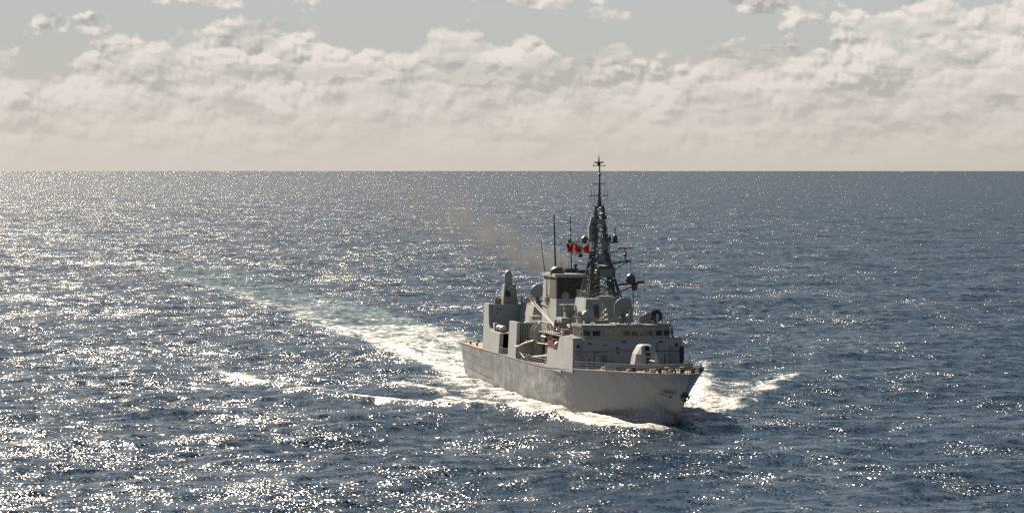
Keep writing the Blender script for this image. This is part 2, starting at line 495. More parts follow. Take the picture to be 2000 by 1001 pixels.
def paint(name, col, rough=.42, var=.12, streak=.18, rust=.0, bump=.25, dents=0., metal=0., spec=.5, wet_and_sealight=False):
    """weathered ship paint: patchy tone, run-down streaks, faint plating relief"""
    m_, n_, b_, co = new_mat(name)
    patch_ = n_.noise(co, .35, 5, .6)
    st = n_.noise(n_.vm('MULTIPLY', co, (3.2, 3.2, .16)), 1.0, 4, .65)
    k = n_.m('ADD', n_.m('MULTIPLY', n_.m('SUBTRACT', patch_, .5), var * 2),
             n_.m('MULTIPLY', n_.m('SUBTRACT', st, .5), streak * 2))
    k = n_.m('ADD', k, 1.0)
    base = n_.vm('SCALE', n_.xyz(*col), s=k)
    if rust > 0:
        rn = n_.noise(n_.vm('MULTIPLY', co, (2.4, 2.4, .35)), 1.0, 6, .7)
        base = n_.mix(n_.m('MULTIPLY', n_.mr(rn, .60, .74), rust), base, (.16, .075, .035))
    rg = n_.m('MULTIPLY_ADD', n_.m('SUBTRACT', patch_, .5), .25, rough)
    if wet_and_sealight:
        # patches of light reflected off the sea, painted in, and plating wetted by the bow wave: higher up towards the stem
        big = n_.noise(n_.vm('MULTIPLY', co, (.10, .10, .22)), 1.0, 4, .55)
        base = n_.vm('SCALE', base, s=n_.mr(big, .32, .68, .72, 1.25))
        x_, y_, z_ = n_.sep(co)
        lim = n_.m('ADD', n_.mr(x_, -60., -4., .5, 2.3, 'LINEAR'), n_.m('MULTIPLY', n_.m('SUBTRACT', n_.noise(co, .28, 4, .6), .5), 2.6))
        wt = n_.mr(n_.m('SUBTRACT', lim, z_), -.15, .5)
        base = n_.vm('SCALE', base, s=n_.m('SUBTRACT', 1.0, n_.m('MULTIPLY', wt, .42)))
        rg = n_.m('SUBTRACT', rg, n_.m('MULTIPLY', wt, .12))
    n_.put(b_.inputs['Base Color'], base)
    n_.put(b_.inputs['Roughness'], rg)
    b_.inputs['Metallic'].default_value = metal
    b_.inputs['Specular IOR Level'].default_value = spec
    if bump > 0 or dents > 0:
        hgt = n_.m('MULTIPLY', n_.noise(co, 5.0, 3, .6), .006 * bump)
        if dents > 0:
            # plating drawn in between the frames ("hungry horse"): frames every 1.4 m, stringers every 1.1 m
            sx, sy, sz = n_.sep(co)
            # warped so that no two bays look alike, mostly soft upright creases
            wx = n_.m('ADD', sx, n_.m('MULTIPLY', n_.noise(co, .5, 2, .5), 1.6))
            fr = n_.m('POWER', n_.m('ABSOLUTE', n_.m('SINE', n_.m('MULTIPLY', wx, math.pi / 1.9))), .6)
            amp_ = n_.mr(n_.noise(co, .13, 3, .6), .40, .64, .0, 1.0)
            crs = n_.noise(n_.vm('MULTIPLY', co, (1.1, 1.1, .33)), 1.0, 4, .6)
            wav = n_.noise(n_.vm('MULTIPLY', co, (.30, .30, .42)), 1.0, 2, .5)
            hgt = n_.m('ADD', hgt, n_.m('ADD', n_.m('MULTIPLY', n_.m('MULTIPLY', fr, amp_), -.010 * dents),
                                        n_.m('ADD', n_.m('MULTIPLY', crs, .035 * dents), n_.m('MULTIPLY', wav, .12 * dents))))
        bp = n_.t.nodes.new('ShaderNodeBump')
        bp.inputs['Strength'].default_value = 1.0
        bp.inputs['Distance'].default_value = 1.0
        n_.put(bp.inputs['Height'], hgt)
        n_.l.new(bp.outputs[0], b_.inputs['Normal'])
    return m_

M = {}
M['hull'] = paint('hull_paint', (.395, .41, .415), .30, .22, .26, .06, .5, 2.2, wet_and_sealight=True)  # strong tone patches stand in for light reflected off the sea
M['grey'] = paint('superstructure_paint', (.365, .39, .40), .40, .10, .14, .03, .4, .35)
M['grey2'] = paint('fitting_paint', (.27, .285, .275), .45, .14, .12, .08, .3)
M['green'] = paint('green_grey_paint', (.22, .26, .235), .5, .12, .1, .0, .3)
M['dark'] = paint('dark_metal', (.035, .037, .038), .5, .2, .1, .1, .3)
M['mast'] = paint('mast_paint', (.095, .105, .10), .5, .2, .1, .05, .2)
M['soot'] = paint('sooty_louvres', (.040, .033, .029), .7, .25, .25, .0, .2)
M['black'] = paint('black_paint', (.012, .012, .013), .45, .2, .0, .0, .1)
M['deck'] = paint('deck_coating', (.20, .155, .125), .8, .35, .05, .35, 1.5)
M['steel'] = paint('worn_steel', (.22, .18, .15), .5, .4, .1, .5, .6)
M['white'] = paint('white_gelcoat', (.70, .69, .65), .4, .08, .08, .0, .1)
M['canvas'] = paint('tan_canvas', (.42, .36, .28), .85, .2, .1, .0, 1.5)
M['rope'] = paint('rope_tan', (.40, .31, .22), .9, .3, .0, .0, 1.0)
M['red'] = paint('red_paint', (.20, .03, .025), .5, .15, .1, .0, .2)
M['navy'] = paint('navy_cloth', (.018, .022, .035), .9, .2, .0, .0, .3)
M['shirt'] = paint('pale_cloth', (.55, .53, .50), .9, .1, .0, .0, .3)
M['skin'] = paint('skin', (.42, .26, .19), .6, .1, .0, .0, .1)
M['rubber'] = paint('boat_collar', (.40, .32, .25), .6, .1, .05, .0, .3)
M['boat'] = paint('boat_hull', (.09, .095, .095), .45, .15, .1, .0, .3)
m_, n_, b_, co = new_mat('bridge_glass')
n_.put(b_.inputs['Base Color'], n_.vm('SCALE', n_.xyz(.050, .044, .034), s=n_.mr(n_.noise(co, .7, 3, .6), .3, .7, .3, 1.6)))
b_.inputs['Roughness'].default_value = .06
M['glass'] = m_

# ================================================================== mesh builder
class MB:
    """collects shapes given in (s aft, y port, z up) and links them as ONE mesh object"""
    def __init__(self, origin=(0, 0, 0)):
        self.v, self.f, self.mi = [], [], []
        self.o = origin
        self.cur = 0
    def _add(self, pts, faces):
        b = len(self.v)
        for (s, y, z) in pts:
            self.v.append((-(s - self.o[0]), y - self.o[1], z - self.o[2]))
        for f in faces:
            self.f.append(tuple(b + i for i in f))
            self.mi.append(self.cur)
        return self
    def hexa(self, bot, top):
        n = len(bot)
        fs = [tuple(range(n))[::-1], tuple(range(n, 2 * n))]
        for i in range(n):
            j = (i + 1) % n
            fs.append((i, j, n + j, n + i))
        return self._add(list(bot) + list(top), fs)
    def box(self, s0, s1, y0, y1, z0, z1):
        q = [(s0, y0), (s1, y0), (s1, y1), (s0, y1)]
        return self.hexa([(a, b, z0) for a, b in q], [(a, b, z1) for a, b in q])
    def plan(self, poly, z0, z1, top=None):
        top = top or poly
        return self.hexa([(a, b, z0) for a, b in poly], [(a, b, z1) for a, b in top])
    def side(self, poly, y0, y1):
        """polygon in (s, z) extruded across y"""
        return self.hexa([(a, y0, b) for a, b in poly], [(a, y1, b) for a, b in poly])
    def tube(self, p0, p1, r, r2=None, n=6):
        r2 = r if r2 is None else r2
        a, b = Vector(p0), Vector(p1)
        d = b - a
        if d.length < 1e-6:
            return self
        d.normalize()
        u = d.orthogonal().normalized()
        w_ = d.cross(u)
        pts = []
        for c, rr in ((a, r), (b, r2)):
            for i in range(n):
                an = 2 * math.pi * i / n
                pts.append(tuple(c + u * math.cos(an) * rr + w_ * math.sin(an) * rr))
        fs = [(i, (i + 1) % n, n + (i + 1) % n, n + i) for i in range(n)]
        fs += [tuple(range(n))[::-1], tuple(range(n, 2 * n))]
        return self._add(pts, fs)
    def path(self, pts, r, n=6):
        for a, b in zip(pts[:-1], pts[1:]):
            self.tube(a, b, r, n=n)
        return self
    def lathe(self, c, axis, prof, n=16):
        """profile [(t along axis, radius)]"""
        c = Vector(c); d = Vector(axis).normalized()
        u = d.orthogonal().normalized(); w_ = d.cross(u)
        pts, fs = [], []
        for t, r in prof:
            for i in range(n):
                an = 2 * math.pi * i / n
                pts.append(tuple(c + d * t + u * math.cos(an) * max(r, .002) + w_ * math.sin(an) * max(r, .002)))
        for k in range(len(prof) - 1):
            for i in range(n):
                j = (i + 1) % n
                fs.append((k * n + i, k * n + j, (k + 1) * n + j, (k + 1) * n + i))
        fs.append(tuple(range(n))[::-1])
        m0 = (len(prof) - 1) * n
        fs.append(tuple(range(m0, m0 + n)))
        return self._add(pts, fs)
    def ball(self, c, r, n=12, squash=1.0):
        k = 7
        return self.lathe(c, (0, 0, 1), [(-r * squash * math.cos(math.pi * i / k), r * math.sin(math.pi * i / k)) for i in range(k + 1)], n)
    def build(self, name, mat, parent=None, smooth=False, label=None, angle=40):
        me_ = bpy.data.meshes.new(name)
        me_.from_pydata(self.v, [], self.f)
        bm = bmesh.new()
        bm.from_mesh(me_)
        bmesh.ops.recalc_face_normals(bm, faces=bm.faces)
        bm.to_mesh(me_)
        bm.free()
        mats = mat if isinstance(mat, (list, tuple)) else [mat]
        for q in mats:
            me_.materials.append(M[q] if isinstance(q, str) else q)
        if len(mats) > 1:
            me_.polygons.foreach_set('material_index', self.mi)
        if smooth:
            me_.polygons.foreach_set('use_smooth', [True] * len(me_.polygons))
            try:
                me_.set_sharp_from_angle(angle=R(angle))
            except Exception:
                pass
        o_ = bpy.data.objects.new(name, me_)
        COL.objects.link(o_)
        if parent is not None:
            o_.parent = parent
        if label:
            o_['label'] = label
        return o_

SHIP_ROT = -(math.pi / 2 - TH)
SHIP_MAT = Matrix.Translation(SHIP_AT) @ Matrix.Rotation(SHIP_ROT, 4, 'Z')
def ship_point(s, y, z):
    return SHIP_MAT @ Vector((-s, y, z))
def thing(name, label, cat, at, group=None, rz=0.0):
    o_ = bpy.data.objects.new(name, None)
    o_.empty_display_size = .5
    COL.objects.link(o_)
    o_.location = ship_point(*at)
    o_.rotation_euler = (0, 0, SHIP_ROT + rz)
    o_['label'] = label
    o_['category'] = cat
    if group:
        o_['group'] = group
    return o_

ship = thing('warship', 'grey naval warship with tall lattice mast and foredeck gun under way', 'warship', (0, 0, 0))

# ------------------------------------------------------------------ hull and decks
def deck_w(s):
    return float(np.interp(s + 7, DK_D, DK_W))
def deck_z(s):
    return float(np.interp(s, SH_S, SH_Z))
def hull_pt(t, q):
    q0 = max(q, 0)
    s0 = -7.0 * q0 ** 1.02
    s1 = 123.2 - 1.2 * q0
    s = s0 + (s1 - s0) * t
    d = s - s0
    ww, wk = np.interp(d, WL_D, WL_W), np.interp(d, DK_D, DK_W)
    e = np.interp(d, [0, 12, 30, 60], [1.35, 1.55, 1.25, 1.0])
    wd_ = ww + (wk - ww) * q0 ** e
    if q < 0:
        wd_ *= .94
        return s, wd_, -2.0
    return s, wd_, q * deck_z(s)
TT = [(i / 120.) ** 1.35 for i in range(121)]
QQ = [-1, 0, .06, .12, .2, .3, .4, .5, .6, .7, .8, .88, .95, 1.0]
for side_ in (None,):
    b = MB()
    pts, fs = [], []
    nq = len(QQ)
    for sg in (-1, 1):
        base = len(pts)
        for t in TT:
            for qv in QQ:
                s, wd_, z = hull_pt(t, qv)
                pts.append((s, sg * wd_, z))
        for i in range(len(TT) - 1):
            for k in range(nq - 1):
                a = base + i * nq + k
                fs.append((a, a + nq, a + nq + 1, a + 1))
    L0 = (len(TT) - 1) * nq
    half_n = len(TT) * nq
    for k in range(nq - 1):                                   # transom
        fs.append((L0 + k, L0 + k + 1, half_n + L0 + k + 1, half_n + L0 + k))
    b._add(pts, fs)
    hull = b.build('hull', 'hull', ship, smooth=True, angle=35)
# weld the stem
bm = bmesh.new(); bm.from_mesh(hull.data)
bmesh.ops.remove_doubles(bm, verts=bm.verts, dist=.004)
bmesh.ops.recalc_face_normals(bm, faces=bm.faces)
bm.to_mesh(hull.data); bm.free()
hull.data.polygons.foreach_set('use_smooth', [True] * len(hull.data.polygons))
hull.data.set_sharp_from_angle(angle=R(35))

b = MB()
st_ = [-6.8] + list(np.linspace(-6.2, 121.9, 110))
pts = []
for s in st_:
    wd_ = max(deck_w(s) - .05, .02)
    pts += [(s, -wd_, deck_z(s) - .03), (s, 0, deck_z(s) + .05), (s, wd_, deck_z(s) - .03)]
fs = []
for i in range(len(st_) - 1):
    a = i * 3
    fs += [(a, a + 3, a + 4, a + 1), (a + 1, a + 4, a + 5, a + 2)]
b._add(pts, fs)
deck = b.build('deck', 'deck', ship)
b = MB()                                                      # rounded plate edge along the deck
for sg in (-1, 1):
    b.path([(s, sg * deck_w(s), deck_z(s) + .02) for s in st_], .055, 5)
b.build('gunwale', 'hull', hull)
# stem anchor and its bolster, with the hawse plate on the starboard bow
b = MB()
b.lathe((-4.15, 0, 4.75), (-1, 0, -.5), [(-.5, .36), (.2, .40), (.34, .25)], 12)
b.box(-4.35, -3.2, -.5, .5, 4.25, 4.55)
b.build('anchor_bolster', 'mast', ship, smooth=True)
b = MB()
b.tube((-4.7, 0, 4.9), (-4.15, 0, 3.8), .10)
for sg in (-1, 1):
    b.path([(-4.15, 0, 3.85), (-4.2, sg * .38, 3.95), (-4.55, sg * .62, 4.45)], .09)
b.box(-4.45, -3.95, -.17, .17, 3.65, 3.9)
b.build('anchor', 'mast', ship)
b = MB()
b.hexa([(-2.2, -1.25, 4.05), (.8, -2.15, 4.35), (.8, -2.45, 4.4), (-2.3, -1.6, 4.1)],
       [(-2.3, -1.3, 4.3), (.8, -2.22, 4.55), (.8, -2.5, 4.55), (-2.4, -1.65, 4.35)])
b.build('hawse_shelf', 'mast', ship)

# ------------------------------------------------------------------ guard rails
def rail(path, name='guard_rail', h=1.05, gap=1.5, mat='grey', r=.045, wires=3, parent=ship, lean=(0, 0)):
    b = MB()
    pv = [Vector(p) for p in path]
    tops = []
    for a, c in zip(pv[:-1], pv[1:]):
        L_ = (c - a).length
        n_s = max(1, round(L_ / gap))
        for i in range(n_s + (1 if c is pv[-1] else 0)):
            p = a.lerp(c, i / n_s)
            tp = p + Vector((lean[0], lean[1], h))
            b.tube(tuple(p), tuple(tp), r, r * .8, n=5)
            tops.append((p, tp))
    for k in range(1, wires + 1):
        fr = k / wires
        for (p0, t0), (p1, t1) in zip(tops[:-1], tops[1:]):
            b.tube(tuple(p0.lerp(t0, fr)), tuple(p1.lerp(t1, fr)), r * (.42 if k < wires else .55), n=4)
    return b.build(name, mat, parent)
def edge(s0, s1, sg, n=20, inset=.12):
    return [(s, sg * (deck_w(s) - inset), deck_z(s)) for s in np.linspace(s0, s1, n)]
rail(edge(-6.6, 29, -1, 26), gap=1.45)
rail(edge(-6.6, 29, 1, 26), gap=1.45)
rail(edge(47.2, 70, -1, 12))
rail(edge(77, 85, -1, 6))
rail(edge(47.2, 85, 1, 16))

# ------------------------------------------------------------------ forward house and bridge
b = MB()
fr_b = [(29.5, -8.0), (29.5, 8.0), (36.9, 8.15), (36.9, -8.15)]
fr_t = [(29.9, -7.82), (29.9, 7.82), (36.9, 7.9), (36.9, -7.9)]
b.plan(fr_b, 5.7, 10.3, fr_t)
house = b.build('bridge_house', 'grey', ship)
for sg in (-1, 1):                                            # lower side screens, flush with the ship's side
    b = MB()
    b.plan([(36.92, sg * 8.16), (47.0, sg * 8.19), (47.0, sg * 6.6), (36.92, sg * 6.6)], 5.35, 8.3,
           [(36.92, sg * 8.02), (47.0, sg * 8.05), (47.0, sg * 6.6), (36.92, sg * 6.6)])
    b.build('side_screen', 'grey', house)
b = MB()
b.plan([(36.92, -5.4), (62.5, -4.9), (62.5, 4.9), (36.92, 5.4)], 5.4, 10.25)
b.build('deckhouse', 'grey', ship)
b = MB()                                                      # walkway deck aft of the bridge wings
b.box(36.95, 56.0, -7.6, 7.6, 10.27, 10.40)
b.build('upper_deck', 'deck', ship)
rail([(37.2, -7.5, 10.4), (56, -7.5, 10.4), (56, -5, 10.4)], parent=house, gap=1.6)
rail([(37.2, 7.5, 10.4), (56, 7.5, 10.4)], parent=house, gap=1.6)
# coping round the bridge wing and a ledge across the front
for sg in (-1, 1):
    b = MB()
    b.box(29.86, 36.8, min(sg * 7.86, sg * 7.74), max(sg * 7.86, sg * 7.74), 10.3, 10.52)
    b.box(29.84, 29.98, min(sg * 7.745, sg * 6.45), max(sg * 7.745, sg * 6.45), 10.3, 10.51)
    b.build('wing_coping', 'grey', house)
b = MB()
b.box(29.55, 29.75, -2.6, 3.2, 8.78, 8.86)
b.build('ledge', 'grey2', house)
for (yy, zz, r1_, r2_) in [(-5.45, 9.72, .34, .14), (-.55, 9.95, .34, .14), (4.75, 9.9, .34, .14), (-7.1, 9.35, .26, .26), (-1.45, 9.0, .20, .2),
                           (-1.45, 8.45, .14, .14), (-7.2, 8.2, .12, .12), (-4.35, 8.5, .13, .13), (-4.05, 8.0, .1, .1), (7.0, 9.45, .2, .28), (6.0, 8.2, .1, .1)]:
    zf = 29.5 + .4 * (zz - 5.7) / 4.6
    b = MB()
    n_ = 12
    ring = [(zf - .09, yy + r1_ * math.cos(2 * math.pi * i / n_), zz + r2_ * math.sin(2 * math.pi * i / n_)) for i in range(n_)]
    b.hexa(ring, [(zf + .05, a[1], a[2]) for a in ring])
    b.build('vent', 'black', house)
b = MB()
b.tube((29.45, -5.55, 6.3), (29.62, -5.55, 7.7), .06); b.tube((29.42, -5.8, 7.1), (29.5, -5.3, 7.1), .05)
b.build('pipe', 'dark', house)
b = MB()
b.tube((29.45, 5.3, 6.8), (29.65, 5.3, 8.3), .06)
b.build('pipe', 'dark', house)
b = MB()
b.box(29.42, 29.8, 7.45, 7.99, 6.25, 9.2)  # black slab stands in for the shade of the corner chamfer
b.build('recess_shade', 'black', house)
b = MB()
b.box(29.40, 29.62, 6.0, 6.75, 6.4, 8.35)
b.build('door', 'grey2', house)
# pilothouse: front face, angled faces, roof with a deep visor
ph = [(29.75, -3.75), (29.75, 3.75), (30.9, 6.35), (36.9, 6.4), (36.9, -6.4), (30.9, -6.35)]
ph_t = [(29.55, -3.72), (29.55, 3.72), (30.7, 6.25), (36.9, 6.3), (36.9, -6.3), (30.7, -6.25)]
b = MB()
b.plan(ph, 10.3, 12.0, ph_t)
pilot = b.build('pilothouse', 'grey', ship)
b = MB()
ro = [(29.3, -3.8), (29.3, 3.8), (30.5, 6.5), (37.2, 6.6), (37.2, -6.6), (30.5, -6.5)]
b.plan(ro, 12.0, 12.32)
b.build('roof', 'green', pilot)
def window(p0, p1, z0, z1, frame=.06):
    """pane set in the wall between two plan points"""
    a, c = Vector((p0[0], p0[1], 0)), Vector((p1[0], p1[1], 0))
    d = (c - a).normalized()
    nrm_ = Vector((-d.y, d.x, 0))
    if nrm_.x > 0 and abs(nrm_.x) > .2 or (abs(nrm_.x) <= .2 and nrm_.y * a.y < 0):
        nrm_ = -nrm_
    def lay(off, g_):
        q = []
        for pp, zz in ((a + d * g_, z0 + g_), (c - d * g_, z0 + g_), (c - d * g_, z1 - g_), (a + d * g_, z1 - g_)):
            q.append((pp.x + nrm_.x * off - .2 * (zz - 10.3) / 1.7, pp.y + nrm_.y * off, zz))
        return q
    b = MB()
    b.hexa(lay(-.04, frame * .5), lay(.035, frame * .5))
    w_ = b.build('window', 'glass', pilot)
    b = MB()
    o4, i4 = lay(.09, -frame), lay(.09, frame * .8)
    o0, i0 = lay(.0, -frame), lay(.0, frame * .8)
    pts = o4 + i4 + o0 + i0
    fs = []
    for i in range(4):
        j = (i + 1) % 4
        fs += [(i, j, 4 + j, 4 + i), (8 + i, 8 + j, j, i), (4 + i, 4 + j, 12 + j, 12 + i)]
    b._add(pts, fs)
    b.build('window_frame', 'grey', w_)
yy = [-3.62, -2.05, -1.95, -.95, -.85, .30, .42, 1.45, 1.58, 3.58]
for a_, c_ in zip(yy[::2], yy[1::2]):
    window((29.75, a_), (29.75, c_), 10.72, 11.55)
for sg in (-1, 1):
    pA, pB = Vector((29.75, sg * 3.75)), Vector((30.9, sg * 6.35))
    for f0, f1 in ((.06, .48), (.56, .94)):
        u0, u1 = pA.lerp(pB, f0), pA.lerp(pB, f1)
        window(u0, u1, 10.72, 11.55)
    for s0, s1 in ((31.3, 32.9), (33.2, 34.8), (35.1, 36.6)):
        b = MB()
        b.box(s0, s1, sg * 6.40 - .05, sg * 6.40 + .05, 10.75, 11.5)
        b.build('window', 'glass', pilot)
rail([(37, -6.45, 12.32), (30.6, -6.4, 12.32), (29.5, -3.7, 12.32), (29.5, 3.7, 12.32), (30.6, 6.4, 12.32), (37, 6.45, 12.32)], parent=pilot, gap=1.3, h=1.0)

# doors, ladders, cable runs and hand rails on the walls that face forward
def wall_door(parent, s, y, z, w_=.8, h=1.8):
    b = MB()
    b.box(s - .07, s + .1, y - w_ / 2, y + w_ / 2, z, z + h)
    d_ = b.build('door', 'grey2', parent)
    b = MB()
    b.box(s - .11, s - .065, y - w_ * .36, y + w_ * .36, z + .12, z + h - .12)
    b.build('door_panel', 'mast', d_)
def wall_ladder(parent, s, y, z0, z1):
    b = MB()
    for dy in (-.22, .22):
        b.tube((s - .14, y + dy, z0), (s - .14, y + dy, z1), .035, n=5)
    for k in range(int((z1 - z0) / .32)):
        b.tube((s - .14, y - .22, z0 + .16 + k * .32), (s - .14, y + .22, z0 + .16 + k * .32), .025, n=4)
    b.build('ladder', 'grey2', parent)
wall_door(house, 29.52, -3.4, 6.35)
wall_door(house, 29.52, 3.3, 6.35)
wall_ladder(house, 29.5, -6.6, 6.2, 10.2)
wall_ladder(house, 29.5, 1.9, 6.2, 8.8)
for (y0, z0, y1, z1) in [(-7.6, 8.6, -2.8, 8.62), (3.4, 8.6, 7.4, 8.6), (-4.8, 6.4, -4.8, 8.55), (.6, 6.4, .6, 8.75), (4.2, 8.55, 4.2, 9.8)]:
    b = MB()
    b.tube((29.5 + .4 * (z0 - 5.7) / 4.6 - .07, y0, z0), (29.5 + .4 * (z1 - 5.7) / 4.6 - .07, y1, z1), .05, n=5)
    b.build('cable_run', 'mast', house)
for (y_, z_, a_, c_) in [(-2.3, 7.2, .25, .35), (2.4, 9.3, .3, .2), (-6.2, 6.9, .22, .3), (6.3, 9.0, .2, .3), (-3.2, 9.5, .3, .12)]:
    b = MB()
    zf = 29.5 + .4 * (z_ - 5.7) / 4.6
    b.box(zf - .22, zf + .1, y_ - a_, y_ + a_, z_ - c_, z_ + c_)
    b.build('junction_box', 'grey2', house)

# ------------------------------------------------------------------ bridge roof fittings
def drum_radar(name, at, r, depth, facing, mats, ped=1.0, parent=ship):
    """round antenna housing with a rim, on a yoke and pedestal"""
    b = MB()
    b.lathe(at, facing, [(-depth * .6, r * .35), (-depth * .45, r * .8), (-depth * .2, r), (depth * .35, r), (depth * .4, r * .93), (depth * .36, r * .9), (depth * .30, r * .3)], 20)
    o_ = b.build(name, mats[0], parent, smooth=True, angle=50)
    b = MB()
    b.lathe((at[0] + .15, at[1], at[2]), (0, 0, -1), [(r * .5, r * .32), (r + ped * .4, r * .35), (r + ped * .45, r * .55), (r + ped, r * .6)], 12)
    for sg in (-1, 1):
        b.box(at[0] - .1, at[0] + .35, at[1] + sg * r * 1.02 - .07, at[1] + sg * r * 1.02 + .07, at[2] - r * 1.1, at[2] + r * .3)
    b.build('pedestal', mats[1], o_, smooth=True)
    return o_
fwd = (-1, -.12, .0)
drum_radar('fire_control_radar', (34.2, .25, 14.85), 1.08, .7, fwd, ('green', 'mast'), 1.4)
o_ = drum_radar('satellite_dome', (35.2, -4.6, 13.35), .80, 1.0, (-1, .1, .05), ('dark', 'grey2'), .35)
b = MB()
b.lathe((35.2, -4.6, 13.35), (-1, .1, .05), [(-.42, .815), (.40, .83), (.41, .77)], 20)
b.build('rim', 'grey', o_, smooth=True)
o_ = drum_radar('satellite_dome', (35.0, 5.25, 13.3), .84, 1.1, (-1, .25, .05), ('dark', 'grey2'), .35)
b = MB()
b.lathe((34.5, 5.3, 13.1), (0, 0, 1), [(-.8, .2), (.2, .22), (.5, .12), (.55, .02)], 10)
b.build('feed_post', 'white', o_, smooth=True)
b = MB()                                                      # covered gear beside the port dome
b.ball((34.6, 3.7, 13.0), .75, 12, .55); b.ball((35.0, 4.3, 13.35), .6, 12, .7); b.ball((34.2, 3.1, 12.75), .5, 10, .6)
b.box(33.9, 35.2, 2.8, 4.5, 12.33, 12.75)
b.build('covered_mount', 'canvas', ship, smooth=True)
b = MB()                                                      # covered gear beside the starboard dome
b.lathe((35.6, -5.75, 12.33), (0, 0, 1), [(0, .3), (.7, .26), (1.2, .3), (1.5, .24), (1.75, .08)], 10)
b.lathe((36.3, -5.3, 12.33), (0, 0, 1), [(0, .28), (1.0, .24), (1.35, .26), (1.6, .06)], 10)
b.build('covered_mount', 'canvas', ship, smooth=True)
b = MB()
b.box(33.2, 34.6, -3.6, -2.5, 12.33, 12.8); b.lathe((33.9, -2.2, 12.33), (0, 0, 1), [(0, .35), (.4, .35), (.5, .2)], 10)
b.lathe((33.4, -3.9, 12.62), (0, 1, 0), [(0, .25), (1.2, .25)], 10)
b.build('deck_locker', 'canvas', ship)
b = MB()                                                      # white searchlight on a tripod
b.ball((31.4, .4, 13.42), .33, 14)
lamp = b.build('searchlight', 'white', ship, smooth=True)
b = MB()
b.lathe((31.1, .42, 13.38), (-1, 0, -.1), [(0, .24), (.08, .2)], 12)
b.build('lens', 'rope', lamp)
b = MB()
for an in range(3):
    b.tube((31.4, .4, 13.1), (31.4 + .6 * math.cos(an * 2.1 + .5), .4 + .6 * math.sin(an * 2.1 + .5), 12.32), .05)
b.build('tripod', 'grey2', lamp)
b = MB()
b.tube((31.8, -1.25, 12.32), (31.8, -1.25, 13.0), .09); b.lathe((31.8, -1.25, 13.0), (0, 0, 1), [(0, .1), (.05, .5), (.22, .55), (.3, .5)], 12)
b.tube((31.8, -1.25, 12.7), (31.7, -.7, 12.72), .12)
b.build('compass_repeater', 'grey2', ship, smooth=True)
# small lattice mast for the signal lights
def lattice(b, base, top, z0, z1, bays, r=.06, rb=.035, n=5):
    (sb, yb, hb), (st2, yt, ht) = base, top
    prev = None
    for k in range(bays + 1):
        f = k / bays
        cs, cy, hh, z = sb + (st2 - sb) * f, yb + (yt - yb) * f, hb + (ht - hb) * f, z0 + (z1 - z0) * f
        cur = [(cs - hh, cy - hh, z), (cs - hh, cy + hh, z), (cs + hh, cy + hh, z), (cs + hh, cy - hh, z)]
        for i in range(4):
            b.tube(cur[i], cur[(i + 1) % 4], rb, n=4)
        if prev:
            for i in range(4):
                b.tube(prev[i], cur[i], r, n=n)
                b.tube(prev[i], cur[(i + 1) % 4], rb, n=4)
                b.tube(prev[(i + 1) % 4], cur[i], rb, n=4)
        prev = cur
b = MB()
lattice(b, (34.4, -2.35, .55), (34.4, -2.3, .28), 12.32, 15.2, 4, .06, .04)
lm = b.build('light_mast', 'grey2', ship)
b = MB()
b.plan([(34.2, -2.5), (34.2, -2.1), (34.6, -2.1), (34.6, -2.5)], 15.15, 16.2, [(33.7, -3.25), (33.7, -1.4), (35.1, -1.4), (35.1, -3.25)])
b.build('platform', 'green', lm)

# ------------------------------------------------------------------ mast house, mast
b = MB()
b.plan([(41.9, -3.75), (41.9, 3.75), (50.5, 3.9), (50.5, -3.9)], 10.4, 15.5, [(42.4, -3.3), (42.4, 3.3), (49.6, 3.3), (49.6, -3.3)])
mh = b.build('mast_house', 'grey', ship)
b = MB()
b.box(41.98, 42.2, -2.2, -1.55, 12.9, 14.6)
b.build('door', 'dark', mh)
rail([(42.6, -3.2, 15.5), (49.4, -3.2, 15.5)], parent=mh, gap=1.4)
rail([(42.6, -3.2, 15.5), (42.6, 3.2, 15.5)], parent=mh, gap=1.4)
b = MB()
lattice(b, (48.6, 0.1, 1.9), (48.6, 0, .88), 15.4, 22.2, 6, .15, .07)
lattice(b, (48.6, 0, .92), (48.6, 0, .50), 22.2, 28.7, 8, .12, .06)
for (p, q_) in [((47.2, -1.3, 20.5), (43.2, -3.0, 13.0)), ((47.6, -1.35, 20.5), (43.9, -3.2, 13.0)),
                ((49.5, -1.3, 20.4), (54.5, -3.0, 12.0)), ((49.8, -1.2, 19.8), (55.2, -2.4, 12.0)),
                ((49.6, 1.3, 20.4), (54.5, 3.0, 12.0)), ((47.4, 1.3, 20.4), (43.4, 3.0, 13.0))]:
    b.tube(p, q_, .13, n=6)
for k in range(4):
    f0, f1 = k / 4, (k + 1) / 4
    a0, a1 = Vector((49.5, -1.3, 20.4)), Vector((54.5, -3.0, 12.0))
    b0, b1 = Vector((48.6, -1.6, 18.5)), Vector((50.2, -3.0, 15.5))
    b.tube(tuple(a0.lerp(a1, f0)), tuple(b0.lerp(b1, f1)), .06, n=4)
mast = b.build('lattice_mast', 'mast', ship)
b = MB()
b.lathe((48.6, 0, 28.6), (0, 0, 1), [(0, .36), (1.2, .26), (2.0, .2), (3.0, .15), (4.5, .12), (4.6, .22), (4.8, .22), (4.9, .11), (6.0, .1)], 10)
pole = b.build('topmast', 'mast', mast, smooth=True)
b = MB()
b.lathe((48.6, -.1, 34.6), (0, 0, 1), [(0, .2), (.2, .28), (.32, .2), (.34, .7), (.42, .74), (.52, .72), (.56, .12), (1.5, .03)], 16)
b.tube((48.6, -.9, 34.55), (48.6, .75, 34.55), .05)
for y_ in (-.9, .75):
    b.ball((48.6, y_, 34.6), .12, 8)
b.build('direction_finder', 'black', mast, smooth=True)
b = MB()
b.tube((48.6, -.85, 31.9), (48.6, .85, 31.9), .045)
b.tube((48.6, -1.5, 30.2), (48.6, 1.2, 30.2), .05)
